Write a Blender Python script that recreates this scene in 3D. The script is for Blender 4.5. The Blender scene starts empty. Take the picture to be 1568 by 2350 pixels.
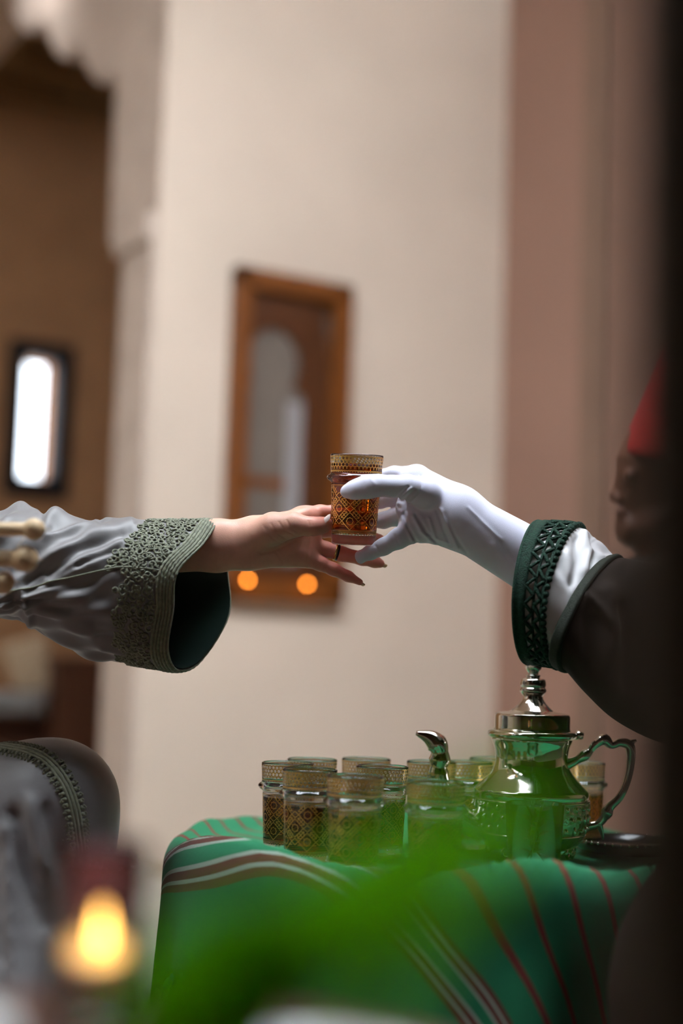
import bpy, bmesh, math, random
import numpy as np
from mathutils import Vector, Matrix
from mathutils.bvhtree import BVHTree
random.seed(7); np.random.seed(7)
SC = bpy.context.scene
COL = SC.collection
PI = math.pi

# ------------------------------------------------------------------ camera, sky, exposure
FPX, CX, CY = 50.0/24.0*1568, 784.0, 1175.0
PITCH, ROLL, CAMH, FOCUS = math.radians(5.8), math.radians(1.8), 0.62, 1.60
cd = bpy.data.cameras.new('camera'); cam = bpy.data.objects.new('camera', cd); COL.objects.link(cam)
cd.sensor_fit = 'HORIZONTAL'; cd.sensor_width = 24; cd.lens = 50; cd.clip_start = .02
cd.dof.use_dof = True; cd.dof.focus_distance = FOCUS; cd.dof.aperture_fstop = 1.4
MC = Matrix.Translation((0, 0, CAMH)) @ (Matrix.Rotation(PI/2+PITCH, 4, 'X') @ Matrix.Rotation(ROLL, 4, 'Z'))
cam.matrix_world = MC
SC.camera = cam
wd = bpy.data.worlds.new('sky'); SC.world = wd; wd.use_nodes = True
bg = wd.node_tree.nodes['Background']
bg.inputs[0].default_value = (.85, .92, 1.0, 1); bg.inputs[1].default_value = 24.0
SC.view_settings.view_transform = 'Standard'; SC.view_settings.look = 'None'
SC.view_settings.gamma = 1; SC.view_settings.use_curve_mapping = False
SC.view_settings.exposure = 0.0
SC.cycles.max_bounces = 14; SC.cycles.transmission_bounces = 12; SC.cycles.transparent_max_bounces = 12
SC.cycles.diffuse_bounces = 5; SC.cycles.glossy_bounces = 5; SC.cycles.sample_clamp_indirect = 6

# ------------------------------------------------------------------ helpers: coordinates
MCN = np.array(MC)
def camp(px, py, d): return np.array([(px-CX)/FPX*d, -(py-CY)/FPX*d, d])      # right, up, depth
def c2w(P):
    P = np.asarray(P, float).reshape(-1, 3)
    Q = np.stack([P[:, 0], P[:, 1], -P[:, 2]], 1)
    return Q @ MCN[:3, :3].T + MCN[:3, 3]
def W(px, py, d): return c2w(camp(px, py, d))[0]
def ray(px, py):
    o = MCN[:3, 3]; v = W(px, py, 1.0)-o
    return o, v
def onz(px, py, z):
    o, v = ray(px, py); return o+v*((z-o[2])/v[2])
def onplane(px, py, p, n):
    o, v = ray(px, py); return o+v*(np.dot(np.asarray(p)-o, n)/np.dot(v, n))

# ------------------------------------------------------------------ helpers: objects
def link(name, me, mat=None, parent=None, smooth=True):
    o = bpy.data.objects.new(name, me); COL.objects.link(o)
    if mat is not None and len(me.materials) == 0: me.materials.append(mat)
    if parent is not None: o.parent = parent
    if smooth and len(me.polygons): me.polygons.foreach_set('use_smooth', [True]*len(me.polygons))
    return o
def mesh(name, V, F):
    me = bpy.data.meshes.new(name)
    me.from_pydata([tuple(map(float, v)) for v in V], [], [tuple(map(int, f)) for f in F]); me.update()
    bm = bmesh.new(); bm.from_mesh(me); bmesh.ops.recalc_face_normals(bm, faces=bm.faces); bm.to_mesh(me); bm.free(); return me
def wloc(o):
    L = np.zeros(3)
    while o is not None: L = L+np.array(o.location); o = o.parent
    return L
def obj(name, V, F, mat, parent=None, smooth=True): 
    V = np.asarray(V, float)
    if parent is not None: V = V-wloc(parent)
    return link(name, mesh(name, V, F), mat, parent, smooth)
def thing(name, label, cat, loc=(0, 0, 0), group=None):
    o = bpy.data.objects.new(name, None); COL.objects.link(o); o.location = loc
    o.empty_display_size = .02
    return tag(o, label, cat, group)
def tag(o, label, cat, group=None, kind=None):
    o['label'] = label; o['category'] = cat
    if group: o['group'] = group
    if kind: o['kind'] = kind
    return o
def struct(o, label=None, cat=None):
    o['kind'] = 'structure'
    if label: o['label'] = label; o['category'] = cat or 'wall'
    return o
def sharp(o, ang=35):
    me = o.data
    for e in me.edges: pass
    try: me.set_sharp_from_angle(angle=math.radians(ang))
    except Exception: pass
    return o

class MB:
    def __init__(s): s.V = []; s.F = []; s.n = 0
    def add(s, V, F):
        V = np.asarray(V, float); s.V.append(V); s.F += [tuple(int(i)+s.n for i in f) for f in F]; s.n += len(V); return s
    def build(s, name, mat, parent=None, smooth=True): return obj(name, np.concatenate(s.V), s.F, mat, parent, smooth)

def box(lo, hi):
    (a, b, c), (d, e, f) = lo, hi
    V = [(a,b,c),(d,b,c),(d,e,c),(a,e,c),(a,b,f),(d,b,f),(d,e,f),(a,e,f)]
    return V, [(0,3,2,1),(4,5,6,7),(0,1,5,4),(1,2,6,5),(2,3,7,6),(3,0,4,7)]
def obox(o, ex, ey, ez, lo, hi):
    V, F = box(lo, hi); V = np.array(V, float)
    return np.asarray(o)+V[:, :1]*np.asarray(ex)+V[:, 1:2]*np.asarray(ey)+V[:, 2:3]*np.asarray(ez), F
def gridF(nu, nv, closeu=False, closev=False):
    F = []
    for i in range(nu if closeu else nu-1):
        for j in range(nv if closev else nv-1):
            a = i*nv+j; b = ((i+1) % nu)*nv+j; c = ((i+1) % nu)*nv+(j+1) % nv; d = i*nv+(j+1) % nv
            F.append((a, b, c, d))
    return F
def frames(P, closed=False):
    P = np.asarray(P, float); T = np.gradient(P, axis=0)
    if closed: T = np.roll(P, -1, 0)-np.roll(P, 1, 0)
    T /= np.linalg.norm(T, axis=1, keepdims=True)+1e-12
    up = np.array([0, 0, 1.]) if abs(T[0][2]) < .9 else np.array([1., 0, 0])
    N = []; n = np.cross(T[0], up); n /= np.linalg.norm(n)
    for t in T:
        n = n-t*np.dot(n, t); n /= np.linalg.norm(n)+1e-12; N.append(n.copy())
    N = np.array(N); return T, N, np.cross(T, N)
def tube(P, r, seg=8, closed=False, cap=True, sx=1.0):
    P = np.asarray(P, float); n = len(P); r = np.broadcast_to(np.asarray(r, float), (n,))
    T, N, B = frames(P, closed); a = np.arange(seg)*2*PI/seg
    V = (P[:, None, :]+(np.cos(a)[None, :, None]*N[:, None, :]+sx*np.sin(a)[None, :, None]*B[:, None, :])*r[:, None, None]).reshape(-1, 3)
    F = gridF(n, seg, closed, True)
    if cap and not closed: F = F+[tuple(range(seg))[::-1], tuple(range((n-1)*seg, n*seg))]
    return V, F
def lathe(prof, seg=48, c=(0, 0, 0), cap=False):
    a = np.arange(seg)*2*PI/seg
    V = [(c[0]+r*math.cos(t), c[1]+r*math.sin(t), c[2]+z) for r, z in prof for t in a]
    F = [(b, a_, d, c_) for (a_, b, c_, d) in gridF(len(prof), seg, False, True)]
    F = gridF(len(prof), seg, False, True)
    if cap: F = F+[tuple(range(seg))[::-1], tuple(range((len(prof)-1)*seg, len(prof)*seg))]
    return V, F
def cr(P, n, closed=False):
    """Catmull-Rom resample along axis 0."""
    P = np.asarray(P, float); m = len(P)
    t = np.linspace(0, m if closed else m-1, n, endpoint=not closed)
    i = np.minimum(np.floor(t).astype(int), m-1 if closed else m-2); f = (t-i).reshape((-1,)+(1,)*(P.ndim-1))
    if closed: g = lambda k: P[(i+k) % m]
    else:
        def g(k):
            j = i+k; q = P[np.clip(j, 0, m-1)].copy()
            lo = j < 0; hi = j > m-1
            q[lo] = 2*P[0]-P[1]; q[hi] = 2*P[-1]-P[-2]; return q
    p0, p1, p2, p3 = g(-1), g(0), g(1), g(2)
    return .5*((2*p1)+(-p0+p2)*f+(2*p0-5*p1+4*p2-p3)*f**2+(-p0+3*p1-3*p2+p3)*f**3)
def blob(c, r, seg=10, rings=6, ax=None):
    c = np.asarray(c, float); r = np.broadcast_to(np.asarray(r, float), (3,))
    V = []
    for i in range(rings+1):
        th = PI*i/rings
        for j in range(seg):
            ph = 2*PI*j/seg; V.append((math.sin(th)*math.cos(ph), math.sin(th)*math.sin(ph), math.cos(th)))
    V = np.array(V)*r
    if ax is not None: V = V @ np.asarray(ax)
    return V+c, gridF(rings+1, seg, False, True)
def sm(x, a, b):
    t = np.clip((np.asarray(x, float)-a)/(b-a), 0, 1); return t*t*(3-2*t)

# ------------------------------------------------------------------ helpers: implicit surfaces (smooth bodies)
def smin(a, b, k):
    h = np.clip(.5+.5*(b-a)/k, 0, 1); return b+(a-b)*h-k*h*(1-h)
def cone(P, a, b, ra, rb, s=(1, 1, 1)):
    S = np.asarray(s, np.float32); a = (np.asarray(a)*S).astype(np.float32); b = (np.asarray(b)*S).astype(np.float32)
    q = P*S-a; ba = b-a; t = np.clip(q @ ba/max(float(ba @ ba), 1e-12), 0, 1)
    return np.linalg.norm(q-t[:, None]*ba, axis=1)-(ra+(rb-ra)*t)
def chain(P, pts, k, s=(1, 1, 1)):
    d = None
    for (a, ra), (b, rb) in zip(pts[:-1], pts[1:]):
        e = cone(P, a, b, ra, rb, s); d = e if d is None else smin(d, e, k)
    return d
def nets(f, lo, hi, h):
    lo = np.asarray(lo, float); n = np.ceil((np.asarray(hi)-lo)/h).astype(int)+1
    g = [lo[i]+np.arange(n[i])*h for i in range(3)]
    out = np.empty(n, np.float32)
    YZ = np.stack(np.meshgrid(g[1], g[2], indexing='ij'), -1).reshape(-1, 2)
    step = max(1, int(400000//len(YZ)))
    for i in range(0, n[0], step):
        xs = g[0][i:i+step]
        P = np.empty((len(xs)*len(YZ), 3), np.float32)
        P[:, 0] = np.repeat(xs, len(YZ)); P[:, 1:] = np.tile(YZ, (len(xs), 1))
        out[i:i+step] = f(P).reshape(len(xs), n[1], n[2])
    S = out < 0; c = [slice(None, -1), slice(1, None)]
    cnt = np.zeros(n-1, np.int32); acc = np.zeros(tuple(n-1)+(3,), np.float32)
    for ax in range(3):
        o = [a for a in range(3) if a != ax]
        for i in (0, 1):
            for j in (0, 1):
                s0 = [None]*3; s1 = [None]*3
                s0[ax] = c[0]; s1[ax] = c[1]; s0[o[0]] = s1[o[0]] = c[i]; s0[o[1]] = s1[o[1]] = c[j]
                a = out[tuple(s0)]; b = out[tuple(s1)]; m = (a < 0) != (b < 0)
                t = np.where(m, a/np.where(m, a-b, 1), 0)
                cnt += m; acc[..., ax] += t; acc[..., o[0]] += m*i; acc[..., o[1]] += m*j
    act = cnt > 0; idx = -np.ones(n-1, np.int64); idx[act] = np.arange(act.sum())
    cell = np.argwhere(act); V = lo+(cell+acc[act]/cnt[act][:, None])*h
    F = []
    for ax in range(3):
        o = [(ax+1) % 3, (ax+2) % 3]
        s0 = [slice(1, -1)]*3; s1 = [slice(1, -1)]*3
        s0[ax] = slice(0, -1); s1[ax] = slice(1, None)
        a = S[tuple(s0)]; b = S[tuple(s1)]
        e = np.argwhere(a != b); flip = b[a != b]
        e = e.copy(); e[:, o[0]] += 1; e[:, o[1]] += 1
        def at(du, dv):
            q = e.copy(); q[:, o[0]] -= du; q[:, o[1]] -= dv; return idx[q[:, 0], q[:, 1], q[:, 2]]
        Q = np.stack([at(1, 1), at(0, 1), at(0, 0), at(1, 0)], 1)
        Q[flip] = Q[flip][:, ::-1]; F.append(Q)
    F = np.concatenate(F); F = F[(F >= 0).all(1)]
    return V, F
def sdf_obj(name, f, lo, hi, h, mat, parent, incam=True):
    V, F = nets(f, lo, hi, h)
    if incam: V = c2w(V)
    else: F = F[:, ::-1][:, ::-1]
    if incam: F = F[:, ::-1]
    V = V-wloc(parent) if parent is not None else V
    me = bpy.data.meshes.new(name); me.vertices.add(len(V)); me.vertices.foreach_set('co', V.astype(np.float32).ravel())
    me.loops.add(len(F)*4); me.loops.foreach_set('vertex_index', F.astype(np.int32).ravel())
    me.polygons.add(len(F)); me.polygons.foreach_set('loop_start', np.arange(0, len(F)*4, 4, dtype=np.int32))
    me.polygons.foreach_set('loop_total', np.full(len(F), 4, np.int32))
    me.update(); me.validate()
    return link(name, me, mat, parent)
def bvh_of(o):
    me = o.data; L = wloc(o)
    return BVHTree.FromPolygons([tuple(np.array(v.co)+L) for v in me.vertices], [tuple(p.vertices) for p in me.polygons])
def hit(b, px, py):
    o, v = ray(px, py); loc, n, i, d = b.ray_cast(Vector(o), Vector(v/np.linalg.norm(v)))
    return (None, None) if loc is None else (np.array(loc), np.array(n))

# ------------------------------------------------------------------ materials
def mat(name, col, rough=.6, metal=0, spec=.5, bump=0, bscale=200, var=0, vscale=6, sheen=0, coat=0, trans=0, ior=1.45, sss=0, detail=3, stretch=None):
    m = bpy.data.materials.new(name); m.use_nodes = True; nt = m.node_tree; b = nt.nodes['Principled BSDF']
    b.inputs['Base Color'].default_value = (*col, 1); b.inputs['Roughness'].default_value = rough
    b.inputs['Metallic'].default_value = metal; b.inputs['Specular IOR Level'].default_value = spec
    b.inputs['IOR'].default_value = ior; b.inputs['Transmission Weight'].default_value = trans
    b.inputs['Coat Weight'].default_value = coat
    if sheen: b.inputs['Sheen Weight'].default_value = sheen; b.inputs['Sheen Roughness'].default_value = .4
    if sss:
        b.inputs['Subsurface Weight'].default_value = sss; b.inputs['Subsurface Radius'].default_value = (1, .35, .2)
        b.inputs['Subsurface Scale'].default_value = .006
    tc = nt.nodes.new('ShaderNodeTexCoord')
    vec = tc.outputs['Object']
    if stretch:
        mp = nt.nodes.new('ShaderNodeMapping'); mp.inputs['Scale'].default_value = stretch
        nt.links.new(vec, mp.inputs[0]); vec = mp.outputs[0]
    if bump:
        n = nt.nodes.new('ShaderNodeTexNoise'); n.inputs['Scale'].default_value = bscale; n.inputs['Detail'].default_value = detail
        nt.links.new(vec, n.inputs['Vector'])
        bn = nt.nodes.new('ShaderNodeBump'); bn.inputs['Strength'].default_value = bump; bn.inputs['Distance'].default_value = .002
        nt.links.new(n.outputs[0], bn.inputs['Height']); nt.links.new(bn.outputs[0], b.inputs['Normal'])
    if var:
        n = nt.nodes.new('ShaderNodeTexNoise'); n.inputs['Scale'].default_value = vscale; n.inputs['Detail'].default_value = 4
        nt.links.new(vec, n.inputs['Vector'])
        r = nt.nodes.new('ShaderNodeValToRGB')
        r.color_ramp.elements[0].position = .3; r.color_ramp.elements[1].position = .7
        r.color_ramp.elements[0].color = (*[c*(1-var) for c in col], 1); r.color_ramp.elements[1].color = (*[min(1, c*(1+var)) for c in col], 1)
        nt.links.new(n.outputs[0], r.inputs[0]); nt.links.new(r.outputs[0], b.inputs['Base Color'])
    return m
def emit(name, col, s):
    m = bpy.data.materials.new(name); m.use_nodes = True; nt = m.node_tree; nt.nodes.clear()
    e = nt.nodes.new('ShaderNodeEmission'); e.inputs[0].default_value = (*col, 1); e.inputs[1].default_value = s
    o = nt.nodes.new('ShaderNodeOutputMaterial'); nt.links.new(e.outputs[0], o.inputs[0]); return m
M = {}
M['cream'] = mat('cream_plaster', (.66, .54, .435), .85, bump=.15, bscale=60, var=.05, vscale=2.5)
M['pink'] = mat('pink_plaster', (.32, .185, .135), .85, bump=.15, bscale=60, var=.06, vscale=2)
M['greyband'] = mat('grey_plaster', (.245, .150, .105), .85, bump=.1, bscale=60, var=.05)
M['pier'] = mat('carved_plaster', (.52, .42, .345), .9, bump=.3, bscale=25, var=.12, vscale=9)
M['floor'] = mat('stone_floor', (.44, .40, .33), .45, bump=.08, bscale=30, var=.1, vscale=5)
M['olive'] = mat('olive_brown', (.24, .18, .075), .4, var=.15, vscale=14)
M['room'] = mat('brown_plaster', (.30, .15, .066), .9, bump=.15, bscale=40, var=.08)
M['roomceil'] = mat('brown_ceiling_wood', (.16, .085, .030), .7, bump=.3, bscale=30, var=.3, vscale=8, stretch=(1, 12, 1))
M['beam'] = mat('dark_ceiling_wood', (.035, .018, .006), .7, bump=.3, bscale=30, var=.3, vscale=8, stretch=(1, 12, 1))  # dark so the slabs over the camera return little fill
M['wood'] = mat('orange_brown_wood', (.165, .048, .005), .42, bump=.2, bscale=40, var=.3, vscale=10, stretch=(10, 10, 1))
M['panelwood'] = mat('dark_brown_panel', (.075, .021, .003), .45, bump=.2, bscale=40, var=.3, vscale=10, stretch=(10, 10, 1))
M['darkwood'] = mat('dark_red_wood', (.075, .026, .012), .45, bump=.2, bscale=40, var=.3, vscale=10, stretch=(1, 8, 8))
M['winframe'] = mat('black_iron_frame', (.012, .010, .011), .8, spec=.1, bump=.1, bscale=80)
M['pane'] = mat('window_pane', (.95, .97, 1), .02, trans=1, ior=1.01)
M['mirror'] = mat('old_mirror_glass', (.165, .135, .112), .25, bump=.02, bscale=20, var=.12, vscale=5)
M['strip'] = mat('pale_curtain', (.29, .265, .262), .8, bump=.1, bscale=20)
M['skin'] = mat('warm_skin', (.66, .365, .27), .42, spec=.4, bump=.12, bscale=900, var=.10, vscale=45, sss=.12)
M['darkskin'] = mat('brown_skin', (.15, .06, .034), .5, spec=.4, bump=.1, bscale=700, var=.08, vscale=40)
M['nail'] = mat('polished_nail', (.80, .66, .62), .15, spec=.6, var=.03)
M['nail2'] = mat('ochre_nail', (.72, .50, .28), .2, spec=.6, var=.03)
M['glove'] = mat('white_glove_cotton', (.77, .77, .92), .75, sheen=.25, bump=.12, bscale=1500, var=.02)
M['robe'] = mat('grey_satin', (.165, .157, .157), .46, spec=.55, sheen=.35, bump=.06, bscale=900, var=.05, vscale=30)
M['lining'] = mat('dark_green_lining', (.012, .026, .020), .35, spec=.4, bump=.1, bscale=120, var=.1)
M['braid'] = mat('sage_green_braid', (.175, .19, .125), .6, sheen=.3, bump=.5, bscale=900, var=.25, vscale=250)
M['brownrobe'] = mat('dark_brown_robe', (.020, .012, .008), .8, spec=.25, bump=.15, bscale=700, var=.15, vscale=20)
M['whitesatin'] = mat('white_satin', (.70, .69, .70), .38, spec=.5, bump=.05, bscale=400, var=.03)
M['crochet'] = mat('dark_green_crochet', (.004, .030, .016), .7, spec=.25, bump=.8, bscale=700, var=.4, vscale=300)
M['fez'] = mat('red_felt', (.36, .010, .006), .9, sheen=.05, bump=.3, bscale=500, var=.1)
M['hair'] = mat('black_hair', (.02, .014, .01), .5, bump=.6, bscale=200, stretch=(1, 1, .1), var=.3)
M['post'] = mat('dark_post_wood', (.035, .020, .009), .7, bump=.2, bscale=30, var=.2, stretch=(6, 6, 1))
M['gold'] = mat('gold_print', (.86, .52, .12), .34, metal=.5, var=.08, vscale=80)
M['silver'] = mat('polished_silver', (.72, .69, .62), .10, metal=1, var=.06, vscale=20)
M['silver_relief'] = mat('engraved_silver', (.60, .57, .50), .20, metal=1, bump=.9, bscale=110, var=.25, vscale=90)
M['tray'] = mat('black_lacquer', (.012, .009, .008), .22, coat=.5, var=.1)
M['leaf'] = None
M['wax'] = mat('candle_wax', (.85, .76, .60), .5, sss=.3, var=.03)
M['alu'] = mat('tealight_tin', (.7, .7, .7), .3, metal=1, bump=.1)
M['china'] = mat('white_china', (.80, .82, .80), .25, var=.02)
M['ringgold'] = mat('ring_gold', (.55, .36, .12), .25, metal=1, var=.05)
M['ringdark'] = mat('ring_dark_stone', (.015, .012, .012), .15, var=.1)
M['rod'] = mat('pale_turned_wood', (.60, .43, .24), .5, bump=.1, bscale=60, var=.12, vscale=30)
M['cushion'] = mat('beige_cushion', (.40, .29, .18), .8, bump=.3, bscale=150, var=.1)
M['greycush'] = mat('grey_cushion', (.20, .19, .175), .8, bump=.3, bscale=150, var=.1)
M['rug'] = mat('dark_red_rug', (.085, .012, .010), .95, bump=.6, bscale=300, var=.35, vscale=30)
M['terracotta'] = mat('terracotta', (.35, .13, .06), .8, bump=.2, bscale=60, var=.1)
M['soil'] = mat('dark_soil', (.03, .02, .012), .95, bump=1, bscale=100, var=.4, vscale=60)
M['glass'] = mat('clear_glass', (.97, .985, .98), .0, trans=1, ior=1.47, var=.005)
M['dust'] = mat('thin_cord', (.45, .40, .36), .7, var=.05)
def tea_mat():
    m = bpy.data.materials.new('amber_tea'); m.use_nodes = True; nt = m.node_tree; b = nt.nodes['Principled BSDF']
    b.inputs['Base Color'].default_value = (1, .93, .75, 1); b.inputs['Roughness'].default_value = 0; b.inputs['IOR'].default_value = 1.33
    b.inputs['Transmission Weight'].default_value = 1
    v = nt.nodes.new('ShaderNodeVolumeAbsorption'); v.inputs[0].default_value = (.86, .58, .10, 1); v.inputs[1].default_value = 165
    nt.links.new(v.outputs[0], nt.nodes['Material Output'].inputs['Volume']); return m
M['tea'] = tea_mat()
def leaf_mat():
    m = bpy.data.materials.new('green_leaf'); m.use_nodes = True; nt = m.node_tree; b = nt.nodes['Principled BSDF']
    b.inputs['Base Color'].default_value = (.075, .19, .006, 1); b.inputs['Roughness'].default_value = .5
    n = nt.nodes.new('ShaderNodeTexNoise'); n.inputs['Scale'].default_value = 40
    r = nt.nodes.new('ShaderNodeValToRGB'); r.color_ramp.elements[0].color = (.12, .32, .001, 1); r.color_ramp.elements[1].color = (.19, .43, .003, 1)
    nt.links.new(n.outputs[0], r.inputs[0]); nt.links.new(r.outputs[0], b.inputs['Base Color'])
    t = nt.nodes.new('ShaderNodeBsdfTranslucent'); t.inputs[0].default_value = (.34, .72, .002, 1)
    x = nt.nodes.new('ShaderNodeMixShader'); x.inputs[0].default_value = .5
    nt.links.new(b.outputs[0], x.inputs[1]); nt.links.new(t.outputs[0], x.inputs[2])
    nt.links.new(x.outputs[0], nt.nodes['Material Output'].inputs[0]); return m
M['leaf'] = leaf_mat()

#@@SETTING
# ------------------------------------------------------------------ the setting
AW = math.radians(58.8)
D = np.array([math.sin(AW), math.cos(AW), 0.]); N = np.array([math.cos(AW), -math.sin(AW), 0.]); B = -N; Z = np.array([0, 0, 1.])
A = W(322, 1490, 4.2); A[2] = 0
def wt(px, py): q = onplane(px, py, A, N)-A; return float(q @ D), float(q[2])       # along the back wall, height
def ws(px, py): q = onplane(px, py, A, D)-A; return float(q @ B), float(q[2])       # along the arch wall, height
TB = wt(1139, 1500)[0]; PB = A+D*TB
WH = 3.55
V, F = box((-4.2, -3.0, -.05), (3.2, 11.0, 0)); struct(obj('floor', V, F, M['floor'], smooth=False), 'pale stone courtyard floor behind the table', 'floor')
mb = MB(); mb.add(*obox(A, D, N, Z, (-.0, .07, 0), (TB, .36, .004))); o = mb.build('olive_strip', M['olive'], bpy.data.objects['floor'], False)  # olive-brown strip on the floor along the back wall
mb = MB(); mb.add(*obox(A, D, B, Z, (0, 0, 0), (TB+.3, .25, WH)))
struct(mb.build('wall_back', M['cream'], smooth=False), 'cream plaster wall carrying the framed niche', 'wall')
# pink side wall with a pilaster
mb = MB(); mb.add(*obox(PB, N, D, Z, (0, 0, 0), (5.2, .25, WH)))
wr = struct(mb.build('wall_right', M['pink'], smooth=False), 'dusky pink plaster side wall at right', 'wall')
def wn(px): q = onplane(px, 1200, PB, D)-PB; return float(q @ N)
mb = MB(); mb.add(*obox(PB, N, -D, Z, (wn(1335), 0, 0), (wn(1398), .018, WH))); mb.build('pilaster', M['greyband'], wr, False)
# arch wall with lobed edge
edge = [(24, -30), (26, 0), (30, 24), (48, 51), (64, 72), (77, 67), (92, 45), (104, 45), (116, 83), (131, 119), (149, 135), (167, 125), (179, 102), (190, 107),
        (197, 143), (220, 182), (238, 193), (253, 180), (264, 161), (271, 168), (268, 208), (262, 330), (254, 560)]
poly = [ws(x, y) for x, y in edge]
s0 = poly[-1][0]; zi = poly[-1][1]
def prism(poly, o, ex, ey, en, th):
    n = len(poly); V = [np.asarray(o)+ex*a+ey*b for a, b in poly]+[np.asarray(o)+ex*a+ey*b+en*th for a, b in poly]
    F = [tuple(range(n))[::-1], tuple(range(n, 2*n))]+[(i, (i+1) % n, n+(i+1) % n, n+i) for i in range(n)]
    return V, F
full = poly+[(s0, zi-.001), (.004, zi-.001), (.004, WH), (2.6, WH), (2.6, poly[0][1])]
struct(obj('wall_left', *prism(full, A-D*.004, B, Z, D, .16), M['pier'], smooth=False), 'carved plaster arch with lobed edge over the doorway', 'wall')
mb = MB(); zl = zi-.03; s1 = ws(250, 1100)[0]+.03
mb.add(*obox(A, B, D, Z, (.004, -.02, 0), (.235, .03, zl)))
struct(mb.build('trim_1', M['pier'], smooth=False), 'plain plaster pier under the lobed arch', 'pier')
mb = MB(); mb.add(*obox(A, B, D, Z, (.003, -.04, zl-.05), (.265, .03, zl+.035)))
struct(mb.build('trim_2', M['pier'], smooth=False), 'small moulded impost block on top of the plaster pier', 'moulding')
# the room behind the arch
R0 = W(130, 1000, 7.0); R0[2] = 0
def wr_(px, py): q = onplane(px, py, R0, N)-R0; return float(q @ D), float(q[2])
w0, zt = wr_(38, 806); w1, _ = wr_(140, 812); _, zb = wr_(80, 1116)
zc = wr_(130, 258)[1]
wo0, wo1, zo0, zo1 = wr_(36, 960)[0], wr_(134, 960)[0], zb, zt
w0, w1 = wr_(47, 960)[0], wr_(125, 960)[0]; zb, zt = wr_(80, 1100)[1], wr_(85, 822)[1]
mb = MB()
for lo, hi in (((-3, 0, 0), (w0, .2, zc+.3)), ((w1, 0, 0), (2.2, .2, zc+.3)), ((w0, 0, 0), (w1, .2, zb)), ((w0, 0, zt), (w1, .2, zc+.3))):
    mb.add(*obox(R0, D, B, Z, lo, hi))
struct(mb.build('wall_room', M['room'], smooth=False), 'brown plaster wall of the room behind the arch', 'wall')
win = thing('window_1', 'small bright window in the dark room behind the arch', 'window', tuple(R0+D*w0+Z*zb)); win['kind'] = 'structure'
fw = .055
for lo, hi in (((wo0-fw, -.04, zo0-fw), (w0+.004, .06, zo1+fw)), ((w1-.004, -.04, zo0-fw), (wo1+fw, .06, zo1+fw)), ((w0, -.04, zo0-fw), (w1, .06, zb+.004)), ((w0, -.04, zt-.004), (w1, .06, zo1+fw))):
    obj('frame_bar', *obox(R0, D, B, Z, lo, hi), M['winframe'], win, False)
obj('pane', *obox(R0, D, B, Z, (w0, .05, zb), (w1, .056, zt)), M['pane'], win, False)
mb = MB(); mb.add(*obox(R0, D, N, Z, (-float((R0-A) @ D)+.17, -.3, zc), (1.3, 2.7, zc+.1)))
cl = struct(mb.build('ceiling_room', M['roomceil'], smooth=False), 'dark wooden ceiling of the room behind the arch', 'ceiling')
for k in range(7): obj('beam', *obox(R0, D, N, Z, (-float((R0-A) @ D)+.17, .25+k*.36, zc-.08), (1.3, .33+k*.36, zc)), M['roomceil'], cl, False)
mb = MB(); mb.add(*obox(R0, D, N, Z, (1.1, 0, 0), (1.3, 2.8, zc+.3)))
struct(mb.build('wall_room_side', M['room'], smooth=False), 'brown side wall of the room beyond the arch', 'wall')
# unseen slabs added around a sky opening to steer the daylight
mb = MB(); mb.add(*box((-.75, -3, 2.75), (3.2, 1.15, 2.95))); mb.add(*box((-4.2, -3, 2.75), (-.75, .80, 2.95))); struct(mb.build('ceiling', M['beam'], smooth=False), 'unseen ceiling slabs over the camera side, added to block skylight', 'ceiling')
mb = MB(); mb.add(*obox(A, D, N, Z, (-1.9, -.9, 3.16), (TB+.4, 2.25, 3.3)))
mb.add(*box((1.0, 1.15, 2.75), (3.2, 4.6, 2.95))); mb.add(*box((-4.2, 2.3, 3.3), (-1.35, 9.5, 3.5))); mb.add(*box((-4.2, .80, 3.3), (-1.75, 2.3, 3.5)))
struct(mb.build('ceiling_shade', M['cream'], smooth=False), 'unseen slabs added around the patio opening to shade the walls', 'ceiling')
V, F = box((-4.2, -3.2, 0), (3.2, -3, 2.95)); struct(obj('wall_front', V, F, M['darkwood'], smooth=False), 'unseen wall behind the camera, darkened to cut front fill', 'wall')  # out-of-view wall, made dark to weaken light from the front
V, F = box((-4.4, -3.2, 0), (-4.2, 8, WH+1)); struct(obj('wall_side', V, F, M['cream'], smooth=False), 'plaster wall of the patio beyond the seated guest', 'wall')
V, F = box((3.0, -3.2, 0), (3.2, 3.0, 2.95)); struct(obj('wall_end', V, F, M['darkwood'], smooth=False), 'unseen right end wall, darkened to cut fill light', 'wall')  # out-of-view wall on the right, made dark to bounce less light

# framed niche on the back wall
TL, TR, BL, BR = wt(531, 616), wt(795, 664), wt(502, 1372), wt(768, 1393)
fx0, fx1 = (TL[0]+BL[0])/2, (TR[0]+BR[0])/2; fz1, fz0 = (TL[1]+TR[1])/2, (BL[1]+BR[1])/2
fr = thing('framed_wall_niche', 'tall brown wooden frame with a keyhole arch panel on the cream wall', 'frame', tuple(A+D*fx0+Z*fz0))
def wb(name, lo, hi, m, sm_=False): return obj(name, *obox(A, D, N, Z, lo, hi), m, fr, sm_)
fwid = .062
wb('frame_rail', (fx0, .002, fz0), (fx0+fwid*.8, .055, fz1), M['wood']); wb('frame_rail', (fx1-fwid, .002, fz0), (fx1, .055, fz1), M['wood'])
wb('frame_rail', (fx0, .002, fz1-fwid), (fx1, .055, fz1), M['wood']); wb('frame_rail', (fx0, .002, fz0), (fx1, .055, fz0+fwid*1.1), M['wood'])
ix0, ix1, iz0, iz1 = fx0+fwid*.8, fx1-fwid, fz0+fwid*1.1, fz1-fwid
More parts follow.
